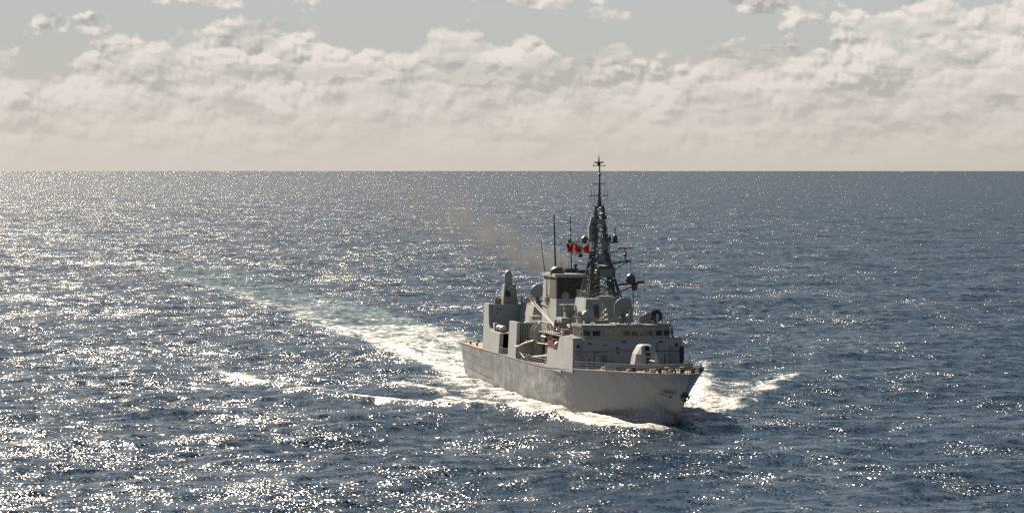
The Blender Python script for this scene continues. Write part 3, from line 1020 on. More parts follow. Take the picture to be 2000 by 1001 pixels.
b.tube((47.6, 0, 30.2), (49.6, 0, 30.2), .05)
for y_, z0, z1 in [(-1.2, 29.4, 31.0), (-.75, 29.7, 30.9), (.75, 29.6, 31.1), (1.15, 29.6, 31.0), (-.85, 31.6, 32.3), (.85, 31.7, 32.2), (-1.5, 29.4, 30.3)]:
    b.tube((48.6, y_, z0), (48.6, y_, z1), .035, n=4)
b.build('yardarm', 'black', mast)
for k, (z, h_) in enumerate([(27.4, .62), (24.6, .95), (22.2, 1.25), (19.6, 1.75)]):
    b = MB()
    b.box(48.6 - h_, 48.6 + h_, -h_, h_, z, z + .08)
    for sg in (-1, 1):
        b.tube((48.6 - h_, sg * h_, z), (48.6 - h_, sg * h_, z + 1.0), .03, n=4)
        b.tube((48.6 - h_, -h_, z + .5 + .5 * (sg > 0)), (48.6 - h_, h_, z + .5 + .5 * (sg > 0)), .025, n=4)
        b.tube((48.6 - h_, sg * h_, z + 1.), (48.6 + h_, sg * h_, z + 1.), .025, n=4)
    b.build('platform', 'mast', mast)
b = MB()                                                      # sensor boxes on the mast
b.box(47.7, 48.6, -1.75, -.85, 23.6, 25.8)
b.hexa([(47.8, -1.7, 25.8), (48.5, -1.7, 25.8), (48.5, -.8, 25.8), (47.8, -.8, 25.8)], [(48.0, -1.3, 27.2), (48.5, -1.3, 27.2), (48.5, -.7, 27.2), (48.0, -.7, 27.2)])
b.box(47.6, 48.8, .1, 1.1, 22.4, 24.0); b.box(47.7, 48.9, -.7, .55, 26.1, 26.9); b.box(47.5, 48.3, -.4, .6, 20.4, 21.7)
b.build('sensor_box', 'grey2', mast)
b = MB()
b.hexa([(46.8, -.3, 18.5), (46.8, 1.9, 18.5), (49.6, 1.9, 18.5), (49.6, -.3, 18.5)], [(46.6, -.4, 19.6), (46.6, 2.0, 19.6), (49.8, 1.8, 20.7), (49.8, 0, 20.7)])
b.build('equipment_cabin', 'green', mast)
b = MB()                                                      # starboard yard for the flags
b.path([(48.6, -.8, 21.9), (48.6, -1.3, 22.0), (48.6, -4.5, 23.6)], .09)
b.tube((48.6, -.9, 23.6), (48.6, -4.2, 23.5), .05); b.tube((48.6, -2.6, 22.65), (48.6, -2.6, 23.55), .04)
b.lathe((48.6, -4.5, 23.3), (0, 0, 1), [(0, .12), (.3, .2), (.6, .12)], 8)
b.lathe((48.6, -2.2, 23.3), (0, 0, 1), [(0, .3), (.8, .5), (1.0, .3), (1.15, .05)], 10)
b.tube((48.6, -3.1, 23.5), (48.6, -3.1, 25.4), .03, n=4)
b.build('yardarm', 'mast', mast)
b = MB()                                                      # port outriggers and antennas
b.path([(48.6, .8, 23.2), (48.6, 2.8, 23.5)], .09); b.box(48.2, 49.0, 1.6, 2.9, 23.5, 23.6)
b.lathe((48.6, 2.3, 23.6), (0, 0, 1), [(0, .35), (.5, .4), (.9, .25), (1.0, .1), (1.9, .08)], 10)
b.lathe((48.6, 1.5, 23.6), (0, 0, 1), [(0, .2), (.4, .25), (.8, .1)], 8)
b.path([(48.6, 1.0, 20.2), (48.6, 4.7, 20.8)], .12); b.tube((48.6, 1.2, 18.9), (48.6, 4.4, 20.7), .08); b.tube((48.6, .9, 21.8), (48.6, 4.3, 20.8), .05)
for k in range(5):
    b.tube((48.6, 1.4 + k * .65, 19.1 + k * .35), (48.6, 1.8 + k * .65, 20.4 + k * .09), .045, n=4)
b.box(48.0, 49.2, 2.4, 4.6, 20.85, 20.92)
b.tube((48.6, 3.8, 20.9), (48.6, 3.8, 22.5), .09); b.tube((48.6, 2.7, 22.55), (48.6, 4.95, 22.6), .09)
b.ball((48.6, 3.8, 21.6), .28, 8)
b.tube((48.6, 1.0, 21.9), (48.6, 2.7, 22.1), .06)
b.build('outrigger', 'mast', mast)
b = MB()
b.path([(48.6, 1.8, 17.2), (48.6, 6.7, 17.6)], .14); b.box(47.6, 49.6, 2.4, 6.6, 17.5, 17.6)
b.tube((48.6, 1.9, 15.8), (48.6, 5.8, 17.4), .09); b.tube((48.6, 1.5, 18.6), (48.6, 3.6, 17.6), .05)
b.lathe((48.6, 4.6, 17.6), (0, 0, 1), [(0, .75), (.5, .8), (1.0, .6), (1.3, .2)], 14)
b.lathe((48.6, 5.2, 17.4), (0, 0, -1), [(0, .3), (.1, .42), (.9, .42), (1.0, .2)], 12)
b.tube((48.6, 5.0, 16.4), (48.6, 5.0, 13.4), .08)
for (y0, y1, z1) in [(4.0, 4.0, 22.0), (4.6, 4.6, 21.3), (5.6, 6.6, 22.6), (6.3, 7.0, 20.6), (3.0, 3.1, 21.0)]:
    b.tube((48.6, y0, 17.6), (48.6, y1, z1), .035, n=4)
b.box(48.2, 49.0, 5.5, 6.6, 17.6, 17.9)
b.build('outrigger', 'mast', mast)
b = MB()                                                      # small boxes, cable trays and lamps all over the mast
rc = random.Random(11)
for k in range(85):
    z = rc.uniform(15.6, 28.0)
    hw_ = np.interp(z, [15.4, 22.2, 28.7], [2.2, 1.0, .55])
    sg_y = rc.choice((-1, 1)) * hw_ * rc.uniform(.6, 1.15)
    s_ = 48.6 - hw_ * rc.uniform(.4, 1.1)
    if rc.random() < .6:
        a_, c_, d_ = rc.uniform(.12, .38), rc.uniform(.12, .42), rc.uniform(.15, .6)
        b.box(s_ - a_, s_ + a_, sg_y - c_, sg_y + c_, z, z + d_)
    else:
        b.tube((s_, sg_y, z), (s_ - rc.uniform(-.3, .6), sg_y * rc.uniform(.5, 1.5), z + rc.uniform(.5, 1.9)), rc.uniform(.03, .07), n=5)
fit = b.build('mast_fittings', 'mast', mast)
fit['kind'] = 'stuff'
b = MB()
for k in range(18):                                           # struts of the lower mast framing
    z = 15.5 + (k % 9) * .75
    w0 = 2.5 - (z - 15.5) * .18
    sg = -1 if k % 2 else 1
    b.tube((48.6 - 1.6 + (k % 3) * 1.5, sg * w0, z), (48.6 - 1.2 + ((k + 1) % 3) * 1.3, sg * (w0 - 1.1 - .5 * (k % 2)), z + rc.uniform(.2, 1.5)), .05, n=5)
for sg in (-1, 1):
    for ds in (-1.6, 1.6):
        b.tube((48.6 + ds, sg * 2.55, 15.45), (48.6 + ds * .5, sg * 1.15, 22.0), .12, n=6)
b.build('mast_struts', 'mast', mast)['kind'] = 'stuff'
b = MB()                                                      # halyards and stays
for p, q_ in [((48.6, -4.3, 23.4), (44, -6.3, 12.4)), ((48.6, -3.4, 23.1), (45, -5.6, 12.4)), ((48.6, 0, 31), (66, -1.5, 18.6)), ((48.6, 6.6, 17.7), (46, 6.6, 12.4)),
              ((48.6, .5, 28.6), (36, 0.5, 12.5)), ((48.6, -.5, 26), (40, -3.5, 12.5)), ((48.6, 4.4, 20.8), (40, 5, 12.5))]:
    b.tube(p, q_, .022, n=4)
b.build('rigging', 'black', mast)
b = MB()                                                      # lamp platform on the starboard quarter of the mast house
b.box(50.7, 52.2, -4.6, -3.4, 10.4, 14.3); b.tube((51.4, -4.3, 14.3), (51.4, -4.3, 15.3), .12)
b.lathe((51.2, -4.5, 15.7), (-1, -.3, 0), [(-.3, .25), (-.1, .5), (.25, .52), (.3, .4)], 14)
b.box(50.4, 52.4, -5.2, -3.2, 14.3, 14.4); b.path([(50.6, -5.1, 12.0), (50.6, -5.3, 13.4), (51.2, -4.6, 13.5)], .1)
b.build('lamp_platform', 'green', ship, smooth=True)

# ------------------------------------------------------------------ funnel
FY, F0s, F1s = 3.4, 63.6, 73.4
b = MB()
b.plan([(62.2, -3.7), (62.2, 3.7), (F1s + .6, 3.7), (F1s + .6, -3.7)], 5.5, 14.8, [(63.3, -FY), (63.3, FY), (F1s + .3, FY), (F1s + .3, -FY)])
b.plan([(63.35, -FY), (63.35, FY), (F1s + .3, FY), (F1s + .3, -FY)], 14.8, 18.0, [(F0s, -FY + .1), (F0s, FY - .1), (F1s, FY - .1), (F1s, -FY + .1)])
fun = b.build('funnel', 'grey', ship)
b = MB()
b.box(F0s - .25, F1s + .2, -FY - .15, FY + .15, 18.0, 18.45)
b.build('cap', 'grey', fun)
b = MB()
b.hexa([(63.27, -FY + .1, 14.85), (63.5, -FY + .1, 14.85), (63.5, FY - .1, 14.85), (63.27, FY - .1, 14.85)],
       [(63.5, -FY + .2, 17.9), (63.8, -FY + .2, 17.9), (63.8, FY - .2, 17.9), (63.5, FY - .2, 17.9)])
b.hexa([(63.6, -FY - .05, 14.85), (68.4, -FY - .05, 14.85), (68.4, -FY + .3, 14.85), (63.6, -FY + .3, 14.85)],
       [(63.8, -FY + .04, 17.8), (68.4, -FY + .04, 17.8), (68.4, -FY + .4, 17.8), (63.8, -FY + .4, 17.8)])
lou = b.build('louvre_panel', 'soot', fun)
b = MB()
for y_ in (-2.0, 0.4, 1.6):
    b.tube((63.22, y_, 14.85), (63.46, y_, 17.9), .05, n=4)
b.tube((63.2, -2.9, 15.0), (63.42, .6, 17.6), .05, n=4); b.tube((63.42, 1.0, 17.6), (63.25, 2.6, 15.3), .05, n=4)
b.build('brace', 'mast', lou)
for k in range(9):                                            # louvre slats
    b = MB()
    z = 15.05 + k * .32
    sf = 63.27 + .23 * (z - 14.85) / 3.05
    b.hexa([(sf - .05, -3.2, z), (sf + .02, -3.2, z + .06), (sf + .02, 3.2, z + .06), (sf - .05, 3.2, z)],
           [(sf - .05, -3.2, z + .05), (sf + .02, -3.2, z + .14), (sf + .02, 3.2, z + .14), (sf - .05, 3.2, z + .05)])
    b.build('slat', 'soot', lou)
b = MB()                                                      # pipes and bracket on the lit side
b.tube((70.2, -FY - .12, 13.6), (70.2, -FY - .05, 18.0), .07); b.tube((72.3, -FY - .12, 14.2), (70.2, -FY - .12, 14.9), .06)
b.tube((69.0, -FY - .15, 13.6), (69.0, -FY - .15, 15.4), .09); b.box(68.6, 70.4, -FY - .3, -FY - .02, 14.75, 14.85)
b.build('pipe', 'steel', fun)
b = MB()
b.ball((66.6, -2.6, 18.75), 1.05, 16, .75); b.lathe((66.6, -2.6, 18.4), (0, 0, 1), [(0, 1.15), (.25, 1.1)], 16)
b.build('exhaust_cowl', 'mast', fun, smooth=True)
b = MB()
b.lathe((69.5, .2, 18.4), (0, 0, 1), [(0, 1.2), (.7, 1.15), (.72, 1.0), (.3, .95)], 16); b.lathe((66.2, 1.2, 18.4), (0, 0, 1), [(0, .8), (.6, .75), (.62, .6), (.3, .6)], 14)
b.build('exhaust_pipe', 'black', fun, smooth=True)
for nm, p, q_, r_ in [('whip_antenna', (68, -2.55, 18.45), (68, -2.8, 27.3), .14), ('whip_antenna', (72, -3.3, 17.6), (72, -4.0, 23.3), .07), ('whip_antenna', (68, -.1, 18.45), (68, -.3, 26.9), .10),
                      ('whip_antenna', (67, -1.8, 18.4), (67, -2.0, 23.2), .03)]:
    b = MB()
    b.tube(p, q_, r_, r_ * .6, n=6)
    b.tube(p, tuple(Vector(p).lerp(Vector(q_), .07)), r_ * 1.8, n=8)
    b.build(nm, 'black', fun)

wall_door(fun, 62.5, -2.2, 10.6)
wall_ladder(fun, 62.9, .9, 10.5, 14.6)
wall_ladder(mh, 42.1, 2.7, 12.4, 15.3)
wall_ladder(mh, 42.1, -2.9, 12.4, 15.3)
for y_ in (-.8, .2, 1.3):
    b = MB()
    b.tube((42.0, y_, 10.5), (42.42, y_, 15.4), .06, n=5)
    b.build('cable_run', 'mast', mh)
# ------------------------------------------------------------------ midships: intermediate block, slab screens, hangar
b = MB()                                                      # sloped block ahead of the hangar
b.plan([(83.6, -4.0), (83.6, 4.0), (94.65, 4.0), (94.65, -4.0)], 5.5, 13.0, [(84.2, -2.65), (84.2, 2.65), (94.65, 2.65), (94.65, -2.65)])
blk = b.build('intermediate_house', 'grey', ship)
b = MB()
b.box(74.05, 83.55, -4.6, 4.6, 5.5, 10.2)
b.build('lower_house', 'grey', blk)
drum_radar('fire_control_radar', (86.0, -1.75, 15.2), 1.02, 1.5, (-1, -.05, .1), ('grey2', 'mast'), 1.2)
b = MB()
b.box(84.4, 94, -2.6, 2.6, 13.0, 13.08)
b.build('roof_deck', 'deck', blk)
rail([(84.4, -2.55, 13.05), (94, -2.55, 13.05)], parent=blk, gap=1.4)
b = MB()                                                      # pipes and lockers on the lower roof
b.box(75, 77, -4.4, -3.2, 10.2, 11.0); b.tube((75.5, -4.4, 10.3), (83, -4.4, 10.4), .12); b.box(79, 81.5, -4.0, -2.6, 10.2, 11.6)
b.build('roof_gear', 'grey2', blk)
for sg in (-1, 1):                                            # tall screens, one on either side
    b = MB()
    b.plan([(70.6, sg * 8.2), (76.9, sg * 8.2), (76.9, sg * 7.7), (70.6, sg * 7.7)], 5.45, 11.0,
           [(70.5, sg * 7.95), (76.7, sg * 7.95), (76.7, sg * 7.5), (70.5, sg * 7.5)])
    sc_ = b.build('boat_screen', 'grey', ship)
    b = MB()
    b.box(72.2, 72.5, min(sg * 7.6, sg * 4.9), max(sg * 7.6, sg * 4.9), 5.45, 10.9)
    b.build('bulkhead', 'grey2', sc_)
    for k in range(7):
        b = MB()
        yk = sg * (5.2 + k * .36)
        b.tube((72.12, yk, 5.6), (72.12, yk, 10.6), .11)
        b.build('pipe', 'grey2', sc_)
    # hangar side: lower wall with a cut-out ledge, full height aft
    b = MB()
    b.side([(84.9, 5.5), (98.6, 5.55), (99.1, 12.9), (95.4, 12.9), (94.3, 9.9), (93.2, 9.1), (92.2, 8.75), (84.6, 8.75)], sg * 8.15, sg * 7.55)
    for vv in b.v:
        pass
    b.v = [(x, (abs(y) - .055 * max(z - 5.5, 0)) * (1 if y > 0 else -1), z) for x, y, z in b.v]
    hs = b.build('hangar_side', 'grey', ship)
b = MB()
b.plan([(94.7, -7.5), (94.7, 7.5), (98.9, 7.5), (98.9, -7.5)], 5.5, 12.85, [(95.0, -7.1), (95.0, 7.1), (98.9, 7.1), (98.9, -7.1)])
hang = b.build('hangar', 'grey', ship)
for y0_ in (-7.5, 5.2):
    b = MB()
    b.box(85.2, 94.6, y0_, y0_ + 2.3, 8.55, 8.7)
    b.build('raft_ledge', 'deck', hang)
b = MB()
b.box(85.6, 94.6, -5.8, -5.5, 5.5, 8.55)
b.build('inner_wall', 'grey2', hang)
for (y_, z_) in [(-6.4, 12.1), (-5.9, 12.1), (-6.5, 11.5)]:
    b = MB()
    b.tube((94.75, y_, z_), (95.05, y_, z_), .1, n=8)
    b.build('vent', 'black', hang)
rail([(95.2, -7.0, 12.87), (98.7, -7.0, 12.87), (98.7, 7.0, 12.87)], parent=hang, gap=1.2)
rail([(95.2, -7.0, 12.87), (95.2, -2, 12.87)], parent=hang, gap=1.2)
# close-in gun mount on the hangar roof
b = MB()
b.plan([(95.6, -5.4), (95.6, -3.0), (98.2, -3.0), (98.2, -5.4)], 12.87, 15.9, [(95.8, -5.1), (95.8, -3.3), (97.9, -3.3), (97.9, -5.1)])
cw = b.build('close_in_gun', 'grey2', ship)
b = MB()
b.lathe((96.9, -4.3, 15.9), (0, 0, 1), [(0, .62), (.3, .66), (1.3, .66), (1.8, .56), (2.1, .34), (2.25, .08)], 18)
b.build('radome', 'grey', cw, smooth=True)
b = MB()
b.lathe((95.68, -4.1, 15.2), (-1, 0, 0), [(0, .52), (.12, .55), (.14, .40), (.05, .36)], 14)
b.build('ring', 'white', cw, smooth=True)
b = MB()
b.tube((95.7, -4.1, 15.2), (94.2, -4.1, 15.25), .14, n=8); b.lathe((95.6, -4.6, 14.0), (0, 0, 1), [(0, .4), (.9, .4)], 10)
b.build('gun_barrel', 'black', cw)
b = MB()
b.box(95.3, 95.6, -6.3, -5.7, 12.87, 13.7)
b.build('roof_locker', 'steel', hang)
b = MB()
b.box(96.0, 97.0, -6.6, -6.1, 12.87, 13.9); b.tube((97, -6.4, 13.8), (97, -6.8, 15.2), .05)
b.build('roof_antenna', 'steel', hang)
b = MB()
b.tube((95.6, -2.4, 12.87), (95.6, -2.4, 14.0), .15)
b.build('roof_post', 'steel', hang)
b = MB()
b.box(94.96, 96, -1.9, 1.6, 12.87, 13.5); b.ball((95.6, -1.6, 13.5), .4, 10)
b.build('roof_ventilator', 'steel', hang, smooth=True)
# flight deck: nets, rails and gear
b = MB()
for sg in (-1, 1):
    prev = None
    for s in np.linspace(99.3, 121.8, 19):
        yi, yo = sg * (deck_w(s) + .02), sg * (deck_w(s) + 1.25)
        b.tube((s, yi, 5.50), (s, yo, 5.72), .03, n=5)
        if prev is not None:
            for k in range(4):
                f = k / 3
                b.tube((prev, sg * (deck_w(prev) + 1.25 * f), 5.52 + .2 * f), (s, sg * (deck_w(s) + 1.25 * f), 5.52 + .2 * f), .025 if k in (0, 3) else .012, n=4)
            mid = (prev + s) / 2
            for m_k in (.33, .66):
                sm = prev + (s - prev) * m_k
                b.tube((sm, sg * (deck_w(sm)), 5.52), (sm, sg * (deck_w(sm) + 1.25), 5.70), .012, n=4)
        prev = s
for y_ in np.linspace(-7.2, 7.2, 11):
    b.tube((122, y_, 5.5), (123.4, y_, 5.75), .05, n=5)
for k in range(4):
    b.tube((122 + k * .46, -7.2, 5.52 + k * .08), (122 + k * .46, 7.2, 5.52 + k * .08), .03, n=4)
b.build('safety_net', 'steel', ship)
for (s, y_) in [(104, -6.9), (110, -6.9), (116, -6.9), (120.3, -4.8), (120.3, 1)]:
    b = MB()
    for ds in (0, .5):
        b.lathe((s + ds, y_, 5.55), (0, 0, 1), [(0, .11), (.38, .10), (.42, .15), (.48, .13)], 8)
    b.box(s - .2, s + .7, y_ - .18, y_ + .18, 5.5, 5.6)
    b.build('bollard', 'dark', ship, smooth=True)
b = MB()                                                      # handling gear parked on the flight deck
b.box(114.2, 116.4, -3.9, -2.5, 5.85, 6.35); b.lathe((114.6, -4.0, 5.95), (0, 1, 0), [(0, .38), (1.6, .38)], 12); b.lathe((116.0, -4.0, 5.95), (0, 1, 0), [(0, .38), (1.6, .38)], 12)
b.tube((115.2, -3.2, 6.3), (115.4, -3.2, 7.4), .16); b.box(114.7, 116.1, -3.9, -2.3, 7.35, 7.6); b.tube((114.2, -3.2, 6.0), (112.0, -3.4, 5.8), .08)
b.build('handling_gear', 'dark', ship)

# ------------------------------------------------------------------ starboard waist: davit, crane boom, racks
b = MB()
for off in (0, .45):
    b.tube((69.7, -6.0 + off, 14.2), (49.2, -6.0 + off * .3, 10.75), .055, n=6)
for k in range(12):
    f = k / 12
    a0 = Vector((69.7, -6.0, 14.2)).lerp(Vector((49.2, -6.0, 10.75)), f)
    a1 = Vector((69.7, -5.55, 14.2)).lerp(Vector((49.2, -5.86, 10.75)), f + 1 / 24)
    b.tube(tuple(a0), tuple(a1), .04, n=4)
b.tube((69.6, -5.8, 14.2), (70, -3.4, 13.2), .1); b.lathe((49.4, -5.9, 10.4), (0, 0, 1), [(0, .5), (.4, .45), (.6, .2)], 10)
b.build('crane_boom', 'mast', ship)
b = MB()
for ds in (0, 2.4):
    b.path([(66.5 - ds, -6.6, 8.8), (66.2 - ds, -6.7, 10.0), (61.2 - ds, -6.6, 11.6), (58.8 - ds, -5.6, 11.3), (58.6 - ds, -5.0, 9.0)], .16, 7)
b.tube((62, -6.6, 11.3), (59.6, -6.6, 11.4), .12); b.tube((60, -6.3, 9.4), (56.5, -6.3, 9.4), .14)
b.build('davit', 'grey', ship)
b = MB()
for k in range(6):
    b.lathe((50.5 + k * 2.0, -5.6 - .25 * (k % 2), 5.6), (0, 0, 1), [(0, .3), (2.2 + .5 * (k % 3), .3), (2.4 + .5 * (k % 3), .12)], 8)
b.box(48.2, 50.0, -6.4, -5.2, 5.5, 7.8); b.box(53, 57, -6.6, -5.3, 5.5, 7.0); b.tube((49, -6.9, 8.6), (60, -6.9, 8.4), .1); b.box(57.8, 60.5, -6.3, -5.0, 8.6, 10.2)
b.box(50, 53, -6.6, -5.2, 8.4, 10.2)
b.build('deck_machinery', 'dark', ship)
b = MB()
b.path([(47.2, -7.9, 7.2), (59, -7.9, 6.4)], .12); b.path([(60, -8.0, 6.8), (64, -8.1, 6.0), (69, -8.0, 6.8)], .06)
b.build('accommodation_ladder', 'grey', ship)
b = MB()
b.box(46.6, 46.9, -8.0, -6.7, 8.3, 9.9); b.box(42.4, 46.9, -8.0, -7.9, 8.3, 8.6)
for k in range(4):
    b.tube((42.8 + k * 1.0, -7.6, 8.4), (42.8 + k * 1.0, -7.6, 9.7), .24, n=8)
b.box(42.4, 46.6, -6.9, -6.8, 8.3, 9.9)
rk = b.build('hose_rack', ['steel'], ship)
b = MB()
for k in range(3):
    b.lathe((43.3 + k * 1.05, -7.95, 9.1), (0, -1, 0), [(0, .5), (.1, .5), (.12, .3)], 12)
b.build('hose_reel', 'red', rk)
b = MB()
b.ball((40.9, -7.75, 8.95), .58, 14)
b.build('fender', 'white', ship, smooth=True)
b = MB()                                                      # lit side plates stepped up to the wing
b.plan([(36.95, -8.02), (39.9, -8.04), (39.9, -7.6), (36.95, -7.6)], 8.3, 10.25, [(36.95, -7.92), (38.8, -7.92), (38.8, -7.55), (36.95, -7.55)])
b.build('step_plate', 'grey', house)
b = MB()                                                      # locker on the upper deck beside the funnel
b.plan([(49.0, -5.7), (49.0, -4.1), (53.2, -4.1), (53.2, -5.7)], 10.4, 12.55, [(48.6, -5.6), (48.6, -4.1), (52.4, -4.1), (52.4, -5.6)])
b.build('ready_locker', 'grey', ship)
b = MB()
b.box(45.4, 47.6, -4.7, -3.9, 10.4, 11.5); b.ball((46.0, -5.0, 11.4), .45, 10, .8); b.lathe((44.4, -5.2, 10.4), (0, 0, 1), [(0, .35), (1.0, .3), (1.2, .1)], 10)
b.box(41.5, 43.0, -6.9, -5.9, 10.4, 11.2); b.tube((43.9, -6.9, 10.4), (43.9, -6.9, 12.0), .09); b.lathe((43.9, -6.9, 12.0), (-1, -.2, 0), [(-.25, .1), (-.1, .24), (.2, .24)], 10)
b.path([(40, -7.2, 10.45), (40.8, -7, 10.9), (42, -7.2, 10.6), (46, -7.1, 10.5)], .13)
b.build('signal_gear', 'steel', ship)
b = MB()
b.path([(48.2 + .9 * math.cos(a_), -6.4, 11.6 + .9 * math.sin(a_)) for a_ in np.linspace(-.6, 3.6, 12)], .045)
b.build('hoop', 'grey2', ship)

# ------------------------------------------------------------------ gun on the forecastle
GS, GY, GZ = 19.0, 0.05, 6.25
b = MB()
b.lathe((GS, GY, GZ), (0, 0, 1), [(0, 1.9), (.55, 1.9), (.6, 1.8)], 24)
gun = b.build('gun_turret', 'grey', ship, smooth=True)
b = MB()
bot = [(-2.0, -1.0), (-2.0, 1.0), (-.9, 1.85), (1.9, 1.8), (2.2, 1.2), (2.2, -1.2), (1.9, -1.8), (-.9, -1.85)]
mid = [(-1.55, -.92), (-1.55, .92), (-.65, 1.45), (1.8, 1.45), (2.1, 1.0), (2.1, -1.0), (1.8, -1.45), (-.65, -1.45)]
top = [(-.75, -.72), (-.75, .72), (-.1, .92), (1.4, .92), (1.6, .7), (1.6, -.7), (1.4, -.92), (-.1, -.92)]
lv = [[(GS + a_, GY + c_, z) for a_, c_ in P_] for P_, z in ((bot, GZ + .6), (mid, GZ + 2.55), (top, GZ + 3.65))]
lv.append([(GS + .25 + (a_ - .25) * .6, GY + c_ * .6, GZ + 3.82) for a_, c_ in top])
n8 = 8
pts = sum(lv, [])
fs = [tuple(range(n8))[::-1], tuple(range(3 * n8, 4 * n8))]
for k in range(3):
    for i in range(n8):
        j = (i + 1) % n8
        fs.append((k * n8 + i, k * n8 + j, (k + 1) * n8 + j, (k + 1) * n8 + i))
b._add(pts, fs)
b.build('gun_shield', 'grey', gun)
b = MB()                                                      # elevation slot, following the bend of the shield
for (s0, z0), (s1, z1) in (((-2.03, .75), (-1.57, 2.56)), ((-1.57, 2.56), (-.74, 3.70))):
    b.hexa([(GS + s0, GY - .30, GZ + z0), (GS + s0, GY + .30, GZ + z0), (GS + s0 + .5, GY + .30, GZ + z0), (GS + s0 + .5, GY - .30, GZ + z0)],
           [(GS + s1, GY - .28, GZ + z1), (GS + s1, GY + .28, GZ + z1), (GS + s1 + .5, GY + .28, GZ + z1), (GS + s1 + .5, GY - .28, GZ + z1)])
b.build('slot', 'black', gun)
b = MB()
b.tube((GS - 1.2, GY, GZ + 1.75), (GS - 5.6, GY, GZ + 1.80), .10, .075, n=12); b.tube((GS - 1.2, GY, GZ + 1.75), (GS - 2.7, GY, GZ + 1.77), .2, .15, n=12)
b.tube((GS - 5.6, GY, GZ + 1.8), (GS - 5.9, GY, GZ + 1.8), .11, n=12)
b.build('gun_barrel', 'grey2', gun, smooth=True)
for (s0, z0, y0, y1) in ((-1.80, 2.15, -.2, .25), (-1.98, 1.25, -.16, .2), (-1.45, 2.80, -.18, .22)):
    b = MB()
    b.box(GS + s0 - .03, GS + s0 + .3, GY + y0, GY + y1, GZ + z0, GZ + z0 + .16)
    b.build('slot_fitting', 'white', gun)
# ------------------------------------------------------------------ forecastle: breakwater, capstans, bollards, chains
b = MB()
for sg in (-1, 1):
    for (sa, ya), (sb, yb) in [((9.0, .0), (14.5, sg * 5.6)), ((14.5, sg * 5.6), (16.5, sg * 6.2))]:
        za, zb = deck_z(sa), deck_z(sb)
        b.hexa([(sa, ya, za), (sb, yb, zb), (sb + .12, yb, zb), (sa + .12, ya, za)],
               [(sa - .35, ya, za + .95), (sb - .25, yb, zb + .9), (sb - .13, yb, zb + .9), (sa - .23, ya, za + .95)])
    for k in range(5):
        f = (k + .5) / 5
        s_, y_ = 9 + 5.5 * f, sg * 5.6 * f
        b.hexa([(s_ + .1, y_ - .04, deck_z(s_)), (s_ + .9, y_ - .04, deck_z(s_)), (s_ + .9, y_ + .04, deck_z(s_)), (s_ + .1, y_ + .04, deck_z(s_))],
               [(s_ - .2, y_ - .04, deck_z(s_) + .85), (s_ - .1, y_ - .04, deck_z(s_) + .85), (s_ - .1, y_ + .04, deck_z(s_) + .85), (s_ - .2, y_ + .04, deck_z(s_) + .85)])
b.build('breakwater', 'grey', ship)
rnd = random.Random(4)
for (s, y_) in [(1.5, -1.1), (2.8, 1.3)]:
    b = MB()
    b.lathe((s, y_, deck_z(s)), (0, 0, 1), [(0, .42), (.10, .42), (.16, .26), (.5, .23), (.58, .38), (.72, .38), (.76, .15)], 16)
    b.build('capstan', 'steel', ship, smooth=True)
for (s, y_, a_) in [(-3.0, -1.2, .3), (-3.2, 1.2, -.3), (3.4, -3.3, .25), (3.4, 3.3, -.25), (7.6, -4.2, .2), (7.6, 4.2, -.2), (13.0, -5.2, .12), (24, -6.8, .1), (25, 6.8, -.1), (11, 3.6, 0)]:
    b = MB()
    for dd in (-.38, .38):
        b.lathe((s + dd, y_ - dd * a_, deck_z(s)), (0, 0, 1), [(0, .13), (.42, .12), (.46, .17), (.52, .15)], 10)
    b.box(s - .7, s + .7, y_ - .3, y_ + .3, deck_z(s) - .02, deck_z(s) + .07)
    b.build('bollard', 'dark', ship, smooth=True)
for (s, y_) in [(-5.6, -.7), (-5.6, .7), (-1.4, -2.7), (-1.4, 2.7), (5.6, -4.7), (5.6, 4.7)]:
    b = MB()
    b.lathe((s, y_, deck_z(s) + .34), (.3, 1, 0), [(-.14, .24), (-.12, .36), (.12, .36), (.14, .24), (.0, .2)], 14)
    b.build('fairlead', 'black', ship, smooth=True)
for sg in (-1, 1):
    b = MB()
    for k in range(34):
        s_ = -4.6 + k * .27
        y_ = sg * (.25 + .028 * k)
        b.lathe((s_, y_, deck_z(s_) + .10), (1, .1 * sg, 0), [(-.15, .05), (-.1, .11 if k % 2 else .07), (.1, .11 if k % 2 else .07), (.15, .05)], 6)
    b.build('anchor_chain', 'steel', ship)
for (s, y_, l, w_, h, mt_) in [(4.6, 0.1, 1.2, 1.0, .5, 'steel'), (6.6, -1.8, .8, .9, .6, 'grey2'), (7.2, 1.9, .9, .7, .55, 'grey2'), (-.4, 0, .9, .5, .35, 'steel'), (11.5, -2.2, .7, .7, .45, 'steel'),
                               (22.6, 4.6, 1.2, 1.0, .8, 'grey2'), (23.5, -4.6, 1.3, 1.0, .6, 'grey2'), (27.2, -3.0, .8, 1.5, .9, 'grey2'), (27.4, 3.6, .8, 1.2, 1.0, 'grey2'), (9.6, -4.4, .7, .5, .5, 'canvas'), (1.0, 2.6, .6, .5, .4, 'canvas')]:
    b = MB()
    z = deck_z(s)
    h *= .65
    b.plan([(s - l / 2, y_ - w_ / 2), (s + l / 2, y_ - w_ / 2), (s + l / 2, y_ + w_ / 2), (s - l / 2, y_ + w_ / 2)], z - .05, z + h,
           [(s - l * .44, y_ - w_ * .44), (s + l * .44, y_ - w_ * .44), (s + l * .44, y_ + w_ * .44), (s - l * .44, y_ + w_ * .44)])
    b.build('deck_box', mt_, ship)
